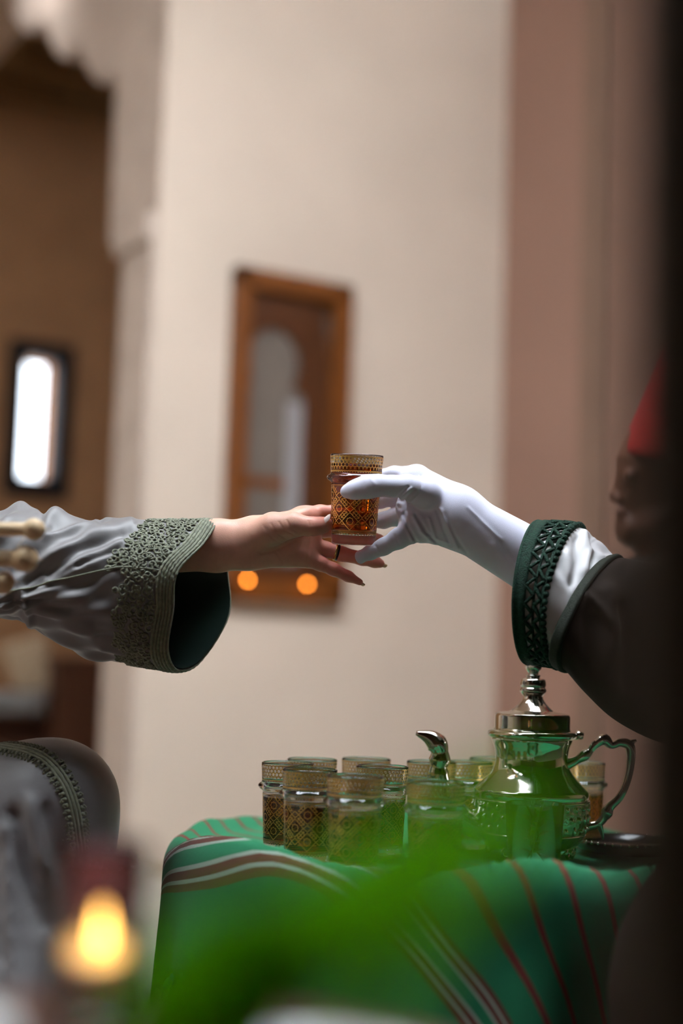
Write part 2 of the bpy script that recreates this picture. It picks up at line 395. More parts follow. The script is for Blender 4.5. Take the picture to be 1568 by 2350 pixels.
# panel with a keyhole opening
kc = wt(622, 830); kx, kz = kc
kl, krr = wt(553, 1050)[0], wt(690, 1050)[0]; sh = wt(620, 905)[1]
kw = (krr-kl)/2; kmx = (kl+krr)/2
key = [(kl, iz0+.05), (kl, sh)]
kr = wt(682, 830)[0]-kx
for a in np.linspace(-40, 220, 22): key.append((kx-kr*math.cos(math.radians(a)) , kz+kr*1.12*math.sin(math.radians(a))))
key += [(krr, sh), (krr, iz0+.05)]
n = len(key); outer = []
for (x, z) in key:
    # radial map to the panel rectangle
    cx, cz = kmx, (iz0+iz1)/2; dx, dz = x-cx, z-cz
    k = min((ix1-cx if dx > 0 else cx-ix0)/max(abs(dx), 1e-6), (iz1-cz if dz > 0 else cz-iz0)/max(abs(dz), 1e-6))
    outer.append((cx+dx*k, cz+dz*k))
outer[0] = (ix0, iz0); outer[-1] = (ix1, iz0)
ji = min(range(n//2), key=lambda i: abs(outer[i][0]-ix0)+abs(outer[i][1]-iz1)); outer[ji] = (ix0, iz1)
jj = min(range(n//2, n), key=lambda i: abs(outer[i][0]-ix1)+abs(outer[i][1]-iz1)); outer[jj] = (ix1, iz1)
V = []
for lst, y in ((outer, .022), (key, .022), (key, .006)): V += [A+D*x+N*y+Z*z for x, z in lst]
F = [(i, i+1, n+i+1, n+i) for i in range(n-1)]+[(n+i, n+i+1, 2*n+i+1, 2*n+i) for i in range(n-1)]+[(0, n, 2*n-1, n-1), (n, 2*n, 3*n-1, 2*n-1)]
obj('keyhole_panel', V, F, M['panelwood'], fr, False)
wb('mirror_glass', (ix0, .003, iz0), (ix1, .007, iz1), M['mirror'])
sx0 = wt(652, 1050)[0]
wb('pale_strip', (sx0, .007, iz0+.06), (krr-.004, .012, wt(670, 925)[1]), M['strip'])
wb('shelf_bar', (kl, .007, wt(600, 1120)[1]), (sx0, .011, wt(600, 1095)[1]), M['wood'])
M['amber'] = emit('amber_lamp', (1, .28, .03), 34)
for i, (px, py) in enumerate(((543, 1333), (678, 1342))):
    x, z = wt(px, py); c = A+D*x+N*.075+Z*z
    l = thing('wall_lamp', ('small amber lamp on the wooden frame, half hidden by the grey sleeve', 'small round amber lamp on the bottom rail of the wooden frame')[i], 'lamp', tuple(c), 'amber lamps on the wooden frame')
    obj('bulb', *blob(c, .0052, 12, 8), M['amber'], l); obj('socket', *tube([c-N*.004, c-N*.021], [.004, .006], 10), M['ringgold'], l)

# furniture in the room behind
def roombox(name, label, cat, px0, px1, py0, py1, d, dep, m, bevel=.02):
    a = W(px0, py1, d); b = W(px1, py0, d); wdt = float((b-a) @ D)
    t = thing(name, label, cat, tuple(a)); return t, a, abs(wdt), b[2]
t, a, w_, z1 = roombox('wooden_cabinet', 'dark red-brown wooden cabinet inside the room beyond the arch', 'cabinet', 112, 300, 1512, 1900, 5.7, .5, M['darkwood'])
a[2] = 0; t.location = tuple(a)
obj('body', *obox(a, D, B, Z, (0, 0, .03), (w_, .5, z1-.03)), M['darkwood'], t, False)
obj('top', *obox(a, D, B, Z, (-.015, -.015, z1-.03), (w_+.015, .515, z1)), M['darkwood'], t, False)
for k in range(2): obj('door', *obox(a, D, B, Z, (.01+k*w_/2, -.012, .07), (w_/2-.01+k*w_/2, 0, z1-.07)), M['darkwood'], t, False)
zs = W(60, 1640, 5.7)[2]
a = W(-300, 1640, 5.55); a[2] = 0; ln = float((W(112, 1640, 5.75)-a) @ D)
t = thing('wooden_bench', 'dark bench in the room beyond the arch, under pale cushions', 'bench', tuple(a))
obj('base', *obox(a, D, B, Z, (0, 0, 0), (ln, .48, zs-.06)), M['darkwood'], t, False)
obj('seat_board', *obox(a, D, B, Z, (-.02, -.03, zs-.06), (ln, .50, zs)), M['darkwood'], t, False)
def pillow(name, label, c, ex, ey, ez, w, h, th, m, tilt=0):
    n = 15; V = []; 
    for s in (1, -1):
        for i in range(n):
            for j in range(n):
                x = -1+2*i/(n-1); y = -1+2*j/(n-1); e = max(0, (1-x**4)*(1-y**4))**.5
                pin = 1-.08*(abs(x)**3)*(1-abs(y))-.0
                V.append(c+ex*(x*w/2*(1-.07*(1-y*y)))+ez*(y*h/2*(1-.07*(1-x*x)))+ey*(s*e*th/2))
    F = gridF(n, n)+[tuple(n*n+i for i in f)[::-1] for f in gridF(n, n)]
    return tag(obj(name, V, F, m), label, 'cushion')
c = W(72, 1535, 5.85); u = (D*.94+Z*.34); v = (Z*.94-D*.34)
pillow('beige_cushion', 'beige cushion leaning at an angle on the bench beyond the arch', c, u, B, v, .20, .27, .08, M['cushion'])
c = W(20, 1612, 5.7); pillow('grey_cushion', 'flat grey cushion lying on the bench beyond the arch', c, D, B, Z, .34, .10, .12, M['greycush'])

#@@TABLE
# ------------------------------------------------------------------ tea table and striped cloth
TC = np.array([.148, 1.735, 0.]); TR_, TZ = .328, .388
t = thing('round_tea_table', 'low round tea table hidden under the striped green cloth', 'table', tuple(TC))
obj('table_top', *[(np.array(q)+TC if i == 0 else q) for i, q in enumerate(lathe([(0, TZ-.035), (TR_-.02, TZ-.035), (TR_-.008, TZ-.02), (TR_-.008, TZ-.008), (0, TZ-.008)], 48))], M['darkwood'], t)
for k in range(4):
    a = PI/4+k*PI/2; p = TC+np.array([math.cos(a), math.sin(a), 0])*.23
    obj('leg', *tube([p+Z*.0085, p+Z*.12, p+Z*.2, p+Z*(TZ-.03)], [.022, .016, .024, .020], 12), M['darkwood'], t)
Td = np.array([.67, -.742]); Nd = np.array([-.742, -.67])
def cloth_pos(T_, N_):
    u = T_*Td[0]+N_*Nd[0]; v = T_*Td[1]+N_*Nd[1]
    rad = np.hypot(u, v)+1e-9; ph = np.arctan2(v, u)
    # ridge height of the rumpled edge
    def bumpa(c, w): d = np.angle(np.exp(1j*(ph-c))); return np.exp(-(d/w)**2)
    rid = .008+.033*bumpa(-2.42, .32)+.014*bumpa(-1.95, .22)+.029*bumpa(-1.45, .30)+.018*bumpa(-.95, .30)+.010*bumpa(2.75, .3)
    rid = rid*np.exp(-((rad-TR_)/np.where(rad < TR_, .017, .032))**2)
    rr = .022; s = rad-(TR_-.004); ar = rr*PI/2
    th = np.clip(s, 0, ar)/rr; fall = np.clip(s-ar, 0, None)
    fold = (.014*np.sin(7*ph+.6)+.009*np.sin(13*ph+2.0)+.006*np.sin(21*ph))*sm(fall, 0, .16)+.05*fall
    R = np.where(s < 0, rad, TR_-.004+rr*np.sin(th)+fold)
    z = TZ+.0035+rid-np.where(s > 0, rr*(1-np.cos(th))+fall*.985, 0)
    wr = .0035*np.sin(u*38+v*21)*np.sin(v*33-u*9)*sm(rad, .28, .34)
    return np.stack([TC[0]+R*np.cos(ph), TC[1]+R*np.sin(ph), np.maximum(z+wr, .012)], -1)
NMAX = .44; tt = np.arange(-.66, .661, .0085); nn = np.concatenate([np.arange(-.64, NMAX-.001, .0085), [NMAX]])
TT, NN = np.meshgrid(tt, nn, indexing='ij')
P = cloth_pos(TT, NN).reshape(-1, 3); F = gridF(len(tt), len(nn))
def cloth_mat():
    m = bpy.data.materials.new('green_striped_wool'); m.use_nodes = True; nt = m.node_tree; b = nt.nodes['Principled BSDF']
    b.inputs['Roughness'].default_value = .9; b.inputs['Sheen Weight'].default_value = .08
    uv = nt.nodes.new('ShaderNodeUVMap'); sp = nt.nodes.new('ShaderNodeSeparateXYZ'); nt.links.new(uv.outputs[0], sp.inputs[0])
    r = nt.nodes.new('ShaderNodeValToRGB'); cr_ = r.color_ramp; cr_.interpolation = 'CONSTANT'
    G = (.002, .205, .080, 1); RD = (.20, .030, .018, 1); BRN = (.12, .030, .014, 1); WH_ = (.33, .42, .34, 1)
    st = [(-.30, G)]
    for k in range(6): n0 = .236-.037*(5-k); st += [(n0-.0028, RD), (n0+.0028, G)]
    for c0 in (.281, .309):
        st += [(c0-.0085, WH_), (c0-.0068, BRN), (c0-.0018, WH_), (c0+.0014, BRN), (c0+.0066, WH_), (c0+.0083, G)]
    mp = nt.nodes.new('ShaderNodeMapRange'); mp.inputs[1].default_value = -.30; mp.inputs[2].default_value = .40
    nt.links.new(sp.outputs[1], mp.inputs[0]); nt.links.new(mp.outputs[0], r.inputs[0])
    while len(cr_.elements) < len(st): cr_.elements.new(.5)
    for e, (p, c) in zip(cr_.elements, st): e.position = (p+.30)/.70; e.color = c
    n = nt.nodes.new('ShaderNodeTexNoise'); n.inputs['Scale'].default_value = 900; n.inputs['Detail'].default_value = 4
    tc = nt.nodes.new('ShaderNodeTexCoord'); nt.links.new(tc.outputs['Object'], n.inputs['Vector'])
    mx = nt.nodes.new('ShaderNodeMixRGB'); mx.blend_type = 'MULTIPLY'; mx.inputs[0].default_value = .45
    nt.links.new(r.outputs[0], mx.inputs[1]); nt.links.new(n.outputs[0], mx.inputs[2]); nt.links.new(mx.outputs[0], b.inputs['Base Color'])
    bn = nt.nodes.new('ShaderNodeBump'); bn.inputs['Strength'].default_value = .5; bn.inputs['Distance'].default_value = .001
    nt.links.new(n.outputs[0], bn.inputs['Height']); nt.links.new(bn.outputs[0], b.inputs['Normal']); return m
M['cloth'] = cloth_mat()
me = mesh('cloth', P-TC, F); uvl = me.uv_layers.new(name='UVMap'); PHI = np.arctan2(TT*Td[1]+NN*Nd[1], TT*Td[0]+NN*Nd[0]); NS_ = NN-.046*np.exp(-(np.angle(np.exp(1j*(PHI+2.52)))/.42)**2)*sm(np.hypot(TT, NN), .12, .26)
uvs = np.stack([TT.ravel(), NS_.ravel()], 1)
li = np.empty(len(me.loops), np.int32); me.loops.foreach_get('vertex_index', li); uvl.data.foreach_set('uv', uvs[li].astype(np.float32).ravel())
cl = thing('striped_tablecloth', 'green woollen tablecloth with red and white stripes draped over the tea table', 'tablecloth', tuple(TC))
o = link('cloth', me, M['cloth'], cl); md = o.modifiers.new('thick', 'SOLIDIFY'); md.thickness = .003; md.offset = -1
for k, t0 in enumerate(np.arange(-.42, .46, .035)):
    p = cloth_pos(np.array([t0]), np.array([NMAX]))[0]
    q = np.array([p+Z*.002, p-Z*.014+np.array([random.uniform(-.004, .004), -.004, 0]), p-Z*.045+np.array([random.uniform(-.008, .008), -.004, 0])])
    q[:, 2] = np.maximum(q[:, 2], .006)
    obj('tassel', *tube(cr(q, 8), [.002, .004, .0045, .003, .004, .0045, .0045, .003], 7), M['cloth_plain'] if 'cloth_plain' in M else M.setdefault('cloth_plain', mat('green_wool_fringe', (.004, .17, .085), .9, bump=.6, bscale=400, var=.2, vscale=90)), cl)
# rug below
V, F = box((-1.0, .68, .0), (1.25, 2.45, .008)); tag(obj('red_rug', V, F, M['rug'], smooth=False), 'dark red rug on the floor under the tea table', 'rug')

#@@GLASSES
# ------------------------------------------------------------------ gilded tea glasses
GH = .102
def g_out():
    pr = [(.0000, .0), (.0235, .0), (.0248, .0012), (.0252, .004)]
    for k in range(9): h = .010+k*.0072; pr.append((.0254+(.0279-.0254)*(h-.010)/.058, h))
    pr += [(.0280, .0695), (.0290, .0705), (.0316, .0722), (.0330, .0742), (.0332, .0757), (.0324, .0774), (.0298, .0792), (.0289, .0806), (.0291, .085), (.0295, .092), (.0299, .0985), (.0300, .1005), (.0297, .1018)]
    return pr
def g_in():
    return [(.0289, .1019), (.0283, .1012), (.0281, .100), (.0277, .092), (.0273, .084), (.0271, .078), (.0270, .0755), (.0266, .072), (.0262, .066), (.0252, .045), (.0238, .018), (.0230, .0125), (.019, .0108), (0., .0105)]
def rin(h):
    q = sorted([(z, r) for r, z in g_in()]); return float(np.interp(h, [z for z, r in q], [r for z, r in q]))
def rout(h):
    q = [(z, r) for r, z in g_out()]; return float(np.interp(h, [z for z, r in q], [r for z, r in q]))
glass_me = mesh('tea_glass', *lathe(g_out()+g_in(), 64))
def tea_mesh(level):
    pr = [(0, .0102)]+[(rin(h)+.00012, h) for h in np.linspace(.0122, level, 14)]+[(rin(level)*.97, level-.0002), (0, level-.0003)]
    return mesh('tea', *lathe(pr, 56))
def strokes(segs, wd, off):
    V = []; F = []
    for (x0, y0), (x1, y1) in segs:
        L = math.hypot(x1-x0, y1-y0)
        if L < 1e-6: continue
        nx, ny = -(y1-y0)/L*wd/2, (x1-x0)/L*wd/2; k = max(1, int(L/.004)); b = len(V)
        for i in range(k+1):
            x = x0+(x1-x0)*i/k; y = y0+(y1-y0)*i/k
            for s in (-1, 1):
                xx, yy = x+s*nx, y+s*ny; r = rout(yy)+off; a = xx/.0270
                V.append((r*math.cos(a), r*math.sin(a), yy))
        F += [(b+2*i, b+2*i+2, b+2*i+3, b+2*i+1) for i in range(k)]
    return V, F
def loop(pts): return list(zip(pts, pts[1:]+pts[:1]))
CI = 2*PI*.0270; NS = 6; a_ = CI/NS
star = []
def site(x, y):
    S = []
    S += loop([(x+(.0044 if i % 2 == 0 else .0034)*math.cos(i*PI/8), y+(.0044 if i % 2 == 0 else .0034)*math.sin(i*PI/8)) for i in range(16)])
    q = .0098; S += loop([(x+q, y), (x, y+q), (x-q, y), (x, y-q)])
    for sx in (-1, 1):
        S += [((x+sx*.0050, y+.0048), (x+sx*.0093, y+.0091))]
        for sy in (-1, 1): S += [((x+sx*.0098, y), (x+sx*.01415, y+sy*.0035)), ((x+sx*.0035, y+sy*.0063), (x+sx*.0035, y+sy*.0105)), ((x+sx*.0063, y+sy*.0035), (x+sx*.0105, y+sy*.0035)),
                                 ((x+sx*.0035, y+sy*.0105), (x+sx*.0105, y+sy*.0035))]
    return S
rows = [.0265, .0407, .0549]
for j, y in enumerate(rows):
    for i in range(NS): star += site((i+.5*(j % 2))*a_, y)
star = [((x0, y0), (x1, y1)) for (x0, y0), (x1, y1) in star if .0165 < min(y0, y1) and max(y0, y1) < .0685]
sv, sf = strokes(star, .00085, .00012)
for y, w_ in ((.0135, .0004), (.0148, .0004), (.0161, .0005), (.0665, .0006)):
    v2, f2 = strokes([((i*CI/32, y), ((i+1)*CI/32, y)) for i in range(32)], w_, .00012); b = len(sv); sv += v2; sf += [tuple(k+b for k in f) for f in f2]
zig = []
for i in range(46): x = i*CI/46; zig += [((x, .0135), (x+CI/92, .0112)), ((x+CI/92, .0112), (x+CI/46, .0135))]
v2, f2 = strokes(zig, .0004, .00012); b = len(sv); sv += v2; sf += [tuple(k+b for k in f) for f in f2]
star_me = mesh('star_print', sv, sf)
hexs = []; nh = 40; hx = CI/nh; hz = hx*.88
for j in range(4):
    for i in range(nh):
        cx, cy = (i+.5*(j % 2))*hx, .0858+j*hz; r = hx*.56
        hexs += [((cx+r*math.cos(PI/6+k*PI/3), cy+r*math.sin(PI/6+k*PI/3)), (cx+r*math.cos(PI/6+(k+1)*PI/3), cy+r*math.sin(PI/6+(k+1)*PI/3))) for k in (0, 1, 2, 5)]
hv, hf = strokes(hexs, .00085, .00012)
for y, w_ in ((.0830, .0009), (.0988, .0006)):
    v2, f2 = strokes([((i*CI/32, y), ((i+1)*CI/32, y)) for i in range(32)], w_, .00012); b = len(hv); hv += v2; hf += [tuple(k+b for k in f) for f in f2]
for i in range(60):
    x = i*CI/60; v2, f2 = strokes([((x, .0830), (x+CI/120, .0812)), ((x+CI/120, .0812), (x+CI/60, .0830))], .0006, .00012); b = len(hv); hv += v2; hf += [tuple(k+b for k in f) for f in f2]
hex_me = mesh('cell_print', hv, hf)
for me_, k in ((glass_me, 'glass'), (star_me, 'gold'), (hex_me, 'gold')): me_.materials.append(M[k]); me_.polygons.foreach_set('use_smooth', [True]*len(me_.polygons))
tea_t, tea_h = tea_mesh(.063), tea_mesh(.0915)
for q in (tea_t, tea_h): q.materials.append(M['tea']); q.polygons.foreach_set('use_smooth', [True]*len(q.polygons))
def tea_glass(label, loc, rz=0, tea=tea_t, group='gilded tea glasses on the green cloth', rot=None):
    t = thing('tea_glass', label, 'glass', tuple(loc), group)
    t.rotation_euler = rot if rot is not None else (0, 0, rz)
    for nm, me_ in (('glass_body', glass_me), ('tea', tea), ('gold_star_print', star_me), ('gold_cell_print', hex_me)):
        o = bpy.data.objects.new(nm, me_); COL.objects.link(o); o.parent = t
    return t
GZ = TZ+.0075
gl = [((661, 1749), 'gilded tea glass at the far left of the group, amber tea showing'),
      ((717, 1741), 'gilded tea glass in the back row behind the two leftmost glasses'),
      ((712, 1764), 'gilded tea glass in the front row, overlapping the leftmost glass'),
      ((841, 1740), 'gilded tea glass in the back row standing alone near the middle'),
      ((878, 1757), 'gilded tea glass in the middle row left of the teapot spout'),
      ((816, 1779), 'gilded tea glass closest to the cloth edge, in the middle of the front row'),
      ((991, 1747), 'gilded tea glass in the back row behind the teapot spout'),
      ((999, 1794), 'gilded tea glass in the front row right below the teapot spout'),
      ((1075, 1760), 'gilded tea glass between the teapot spout and the teapot body'),
      ((1132, 1751), 'gilded tea glass mostly hidden behind the teapot neck'),
      ((1336, 1768), 'gilded tea glass behind the teapot beside its handle')]
for i, ((px, py), lb) in enumerate(gl):
    p = onz(px, py, GZ+GH) if i < 8 else W(px, py, (1.735, 1.81, 1.792)[i-8]); r_ = np.hypot(*(p-TC)[:2])
    if r_ > TR_-.054: p = TC+(p-TC)*((TR_-.054)/r_)
    p[2] = GZ
    tea_glass(lb, p, i*1.3)
# glass held between the two hands
GD = 1.612
gtop, gbot = W(819.5, 1052, GD), W(811, 1250, GD)
up = gtop-gbot; up /= np.linalg.norm(up)
gq = Vector((0, 0, 1)).rotation_difference(Vector(up)).to_matrix() @ Matrix.Rotation(.32, 3, 'Z')
held = tea_glass('gilded tea glass full of amber tea passed between the two hands', gbot, tea=tea_h, group='gilded tea glasses', rot=gq.to_euler())
held.scale = (1, 1, 1)

# clear tumbler with mint in front of the teapot
tb = W(1226, 1975, 1.545); tb[2] = GZ
t = thing('mint_tumbler', 'plain clear tumbler holding mint stems in front of the teapot', 'glass', tuple(tb))
obj('tumbler_glass', *[(np.array(q)+tb if i == 0 else q) for i, q in enumerate(lathe([(0, 0), (.026, 0), (.0275, .002), (.0325, .072), (.0320, .0728), (.0313, .072), (.0262, .008), (.024, .006), (0, .0055)], 48))], M['glass'], t)
M['mint'] = mat('dark_mint_leaf', (.03, .06, .012), .6, bump=.3, bscale=300, var=.3, vscale=60)
def leaf(p, dirv, upv, L, Wd, curl=.15, n=10, m=7, cup=.12):
    dirv = np.asarray(dirv, float)/np.linalg.norm(dirv); sd = np.cross(dirv, upv); sd /= np.linalg.norm(sd); nm = np.cross(sd, dirv)
    V = []
    for i in range(n+1):
        s = i/n; w = Wd*.5*(math.sin(PI*min(1, s**.8))**.75)*(1-.25*s)+.0003
        for j in range(m):
            q = -1+2*j/(m-1); V.append(np.asarray(p)+dirv*L*s+sd*w*q+nm*(-curl*L*s*s+cup*w*abs(q)))
    return V, gridF(n+1, m)
for k in range(3):
    a = k*2.1; st = cr(np.array([tb+Z*.007+np.array([.012*math.cos(a), .012*math.sin(a), 0]), tb+Z*.03+np.array([-.006*math.cos(a+.6), .008*math.sin(a), 0]), tb+Z*.066+np.array([.016*math.cos(a+1), .014*math.sin(a+1), 0])]), 10)
    obj('stem', *tube(st, .0011, 6), M['mint'], t)
    for q in (2, 4, 6, 8):
        for s in (0, PI):
            b = a+q+s; dv = np.array([math.cos(b), math.sin(b), .5])
            o = obj('mint_leaf', *leaf(st[q], dv, (0, 0, 1), .014, .010), M['mint'], t)

#@@TEAPOT
# ------------------------------------------------------------------ silver teapot
TPX, TPD = 1221, 1.665
k_ = TPD/FPX
tb = onz(TPX-4, 1962, GZ); tb[2] = GZ
TPD = float((np.linalg.inv(MCN) @ np.append(tb, 1))[2]*-1); k_ = TPD/FPX
pot = thing('teapot', 'polished silver teapot with domed lid and engraved lower body', 'teapot', tuple(tb))
def tz(y): return (1962-y)*k_
def prof(lst): return [(r*k_, tz(y)) for r, y in lst]
def pl(name, lst, m, seg=64, par=pot, n=None):
    p = cr(np.array(prof(lst)), n or len(lst)*4); p[:, 0] = np.maximum(p[:, 0], 0)
    V, F = lathe([tuple(q) for q in p], seg); return obj(name, np.array(V)+tb, F, m, par)
def plx(name, lst, m, par=pot, seg=64): V, F = lathe(prof(lst), seg); return sharp(obj(name, np.array(V)+tb, F, m, par))
pl('upper_body', [(88, 1690), (93, 1697), (92, 1705), (86, 1722), (83, 1745), (88, 1765), (102, 1785), (122, 1805), (131, 1814), (133, 1822), (131, 1830)], M['silver'])
pl('lower_body', [(131, 1830), (131, 1850), (129, 1880), (122, 1912), (108, 1934), (90, 1944), (60, 1947), (0, 1948)], M['silver_relief'])
body = bpy.data.objects['lower_body']
mb = MB()
for j, (yy, r) in enumerate(((1848, 131.5), (1872, 130.5), (1896, 127.5))):
    for i in range(30):
        a = (i+.5*(j % 2))*2*PI/30; c = tb+np.array([r*k_*math.cos(a), r*k_*math.sin(a), tz(yy)])
        mb.add(*blob(c, random.choice([(.0030, .0030, .0040), (.0024, .0024, .0055), (.0036, .0036, .0022)]), 8, 5))
for yy, r in ((1836, 132.5), (1910, 123.5)):
    aa = np.linspace(0, 2*PI, 72, endpoint=False); mb.add(*tube(np.stack([tb[0]+r*k_*np.cos(aa), tb[1]+r*k_*np.sin(aa), np.full(72, tb[2]+tz(yy))], 1), .0016, 6, True))
o = mb.build('engraved_bosses', M['silver'], pot)
o['kind'] = 'stuff'
plx('rim', [(86, 1697), (96, 1697), (102, 1693), (104, 1688), (102, 1683), (96, 1679), (86, 1678)], M['silver'])
lid = pl('lid', [(90, 1679), (88, 1676), (87, 1672), (87, 1650), (86, 1644), (82, 1640), (66, 1637), (52, 1635), (46, 1631), (34, 1620), (25, 1608), (22, 1600)], M['silver'])
pl('finial', [(21, 1602), (28, 1594), (31, 1588), (30, 1583), (28, 1580), (30, 1575), (29, 1566), (26, 1561), (16, 1558), (16, 1555), (17, 1552), (12, 1549), (13, 1545), (18, 1538), (20, 1530), (19, 1527), (14, 1525), (14, 1522), (11, 1516), (0, 1514)], M['silver'], par=lid, n=70)
V, F = tube(np.array([tb+np.array([.094*TPD/1.66*.55, 0, tz(1686)]), tb+np.array([118*k_, 0, tz(1689)])]), [.006, .004], 8); obj('hinge', V, F, M['silver'], pot)
for i in range(4):
    a = PI/4+i*PI/2+.35; c = np.array([math.cos(a), math.sin(a), 0]); s_ = np.cross(Z, c)
    mb = MB()
    pts = np.array([tb+c*88*k_+Z*tz(1944), tb+c*96*k_+Z*tz(1952), tb+c*103*k_+Z*.0035])
    mb.add(*tube(cr(pts, 8), [.010, .008, .006, .0045, .004, .004, .0045, .005], 10)); 
    for sg in (-1, 1): 
        aa = np.linspace(0, 2*PI, 16, endpoint=False); cc = tb+c*95*k_+Z*tz(1948)+s_*sg*.013
        mb.add(*tube(np.stack([cc+s_*.005*math.cos(x)+Z*.005*math.sin(x) for x in aa]), .0018, 6, True))
    mb.build('foot', M['silver'], pot)
def TP(px, py, dd=0): return W(px, py, TPD+dd)
sp = cr(np.array([TP(1110, 1905), TP(1062, 1880), TP(1022, 1835), TP(1008, 1790), TP(1006, 1762), TP(1010, 1738), TP(1006, 1712), TP(985, 1692), TP(955, 1682)]), 48)
q = np.linspace(0, 1, 48); rad = np.interp(q, [0, .2, .35, .45, .52, .6, .68, .78, .88, 1], [31, 28, 26, 25, 20, 26, 20, 25, 17, 5])*k_
obj('spout', *tube(sp, rad, 16), M['silver'], pot)
hd = cr(np.array([TP(1296, 1757), TP(1325, 1744), TP(1350, 1728), TP(1368, 1708), TP(1388, 1697), TP(1404, 1710), TP(1424, 1704), TP(1446, 1712), TP(1449, 1745), TP(1441, 1790), TP(1424, 1828), TP(1400, 1852), TP(1390, 1872), TP(1374, 1890), TP(1345, 1898)]), 80)
q = np.linspace(0, 14, 80); rad = np.interp(q, [0, 1, 1.7, 2.3, 3, 4, 5, 6, 7, 8, 9, 10, 11, 11.6, 12.2, 13, 14], [14, 9, 13, 8, 10, 14, 9, 10, 12, 10, 9, 9, 11, 15, 10, 9, 11])*k_
h_ = obj('handle', *tube(hd, rad, 12), M['silver'], pot)
obj('thumb_rest', *tube(np.array([TP(1440, 1708), TP(1462, 1699)]), [9*k_, 3*k_], 10), M['silver'], h_)
obj('spur', *tube(cr(np.array([TP(1374, 1890), TP(1380, 1905), TP(1386, 1927)]), 8), np.linspace(10, 2, 8)*k_, 10), M['silver'], h_)
# black tray at the right of the pot
tc_ = onz(1440, 1955, GZ); tc_[2] = GZ-.001
t = thing('black_tray', 'small black lacquer tray on the green cloth beside the teapot handle', 'tray', tuple(tc_))
V, F = lathe([(0, .002), (.055, .002), (.061, .006), (.062, .014), (.0605, .0165), (.058, .015), (.056, .009), (0, .008)], 48); obj('dish', np.array(V)+tc_, F, M['tray'], t)
for i in range(40):
    a = i*2*PI/40; c = tc_+np.array([.0612*math.cos(a), .0612*math.sin(a), .0150]); obj('rim_bead', *blob(c, .0018, 6, 4), M['silver'], t)

#@@PEOPLE
# ------------------------------------------------------------------ the guest: reaching hand, wide grey sleeve, knee
DH = 1.612
def J(px, py, cm, r): d = DH+cm/100; return (camp(px, py, d), r*d/FPX)
pw = W(-380, 2100, 1.75); pw[2] = 0
guest = thing('person', 'seated person in a grey satin robe with green embroidery reaching for the glass', 'person', tuple(pw))
def pxy(P): return P[:, 0]/P[:, 2]*FPX+CX, CY-P[:, 1]/P[:, 2]*FPX
def segdist(x, y, a, b):
    ax, ay = a; bx, by = b; L = (bx-ax)**2+(by-ay)**2
    t = np.clip(((x-ax)*(bx-ax)+(y-ay)*(by-ay))/L, 0, 1)
    return np.hypot(x-ax-t*(bx-ax), y-ay-t*(by-ay)), t
def curve_dist(x, y, pts):
    d = None
    for a, b in zip(pts[:-1], pts[1:]):
        e, t = segdist(x, y, a, b); d = e if d is None else np.minimum(d, e)
    return d
FL = (1, 1, 1.35)
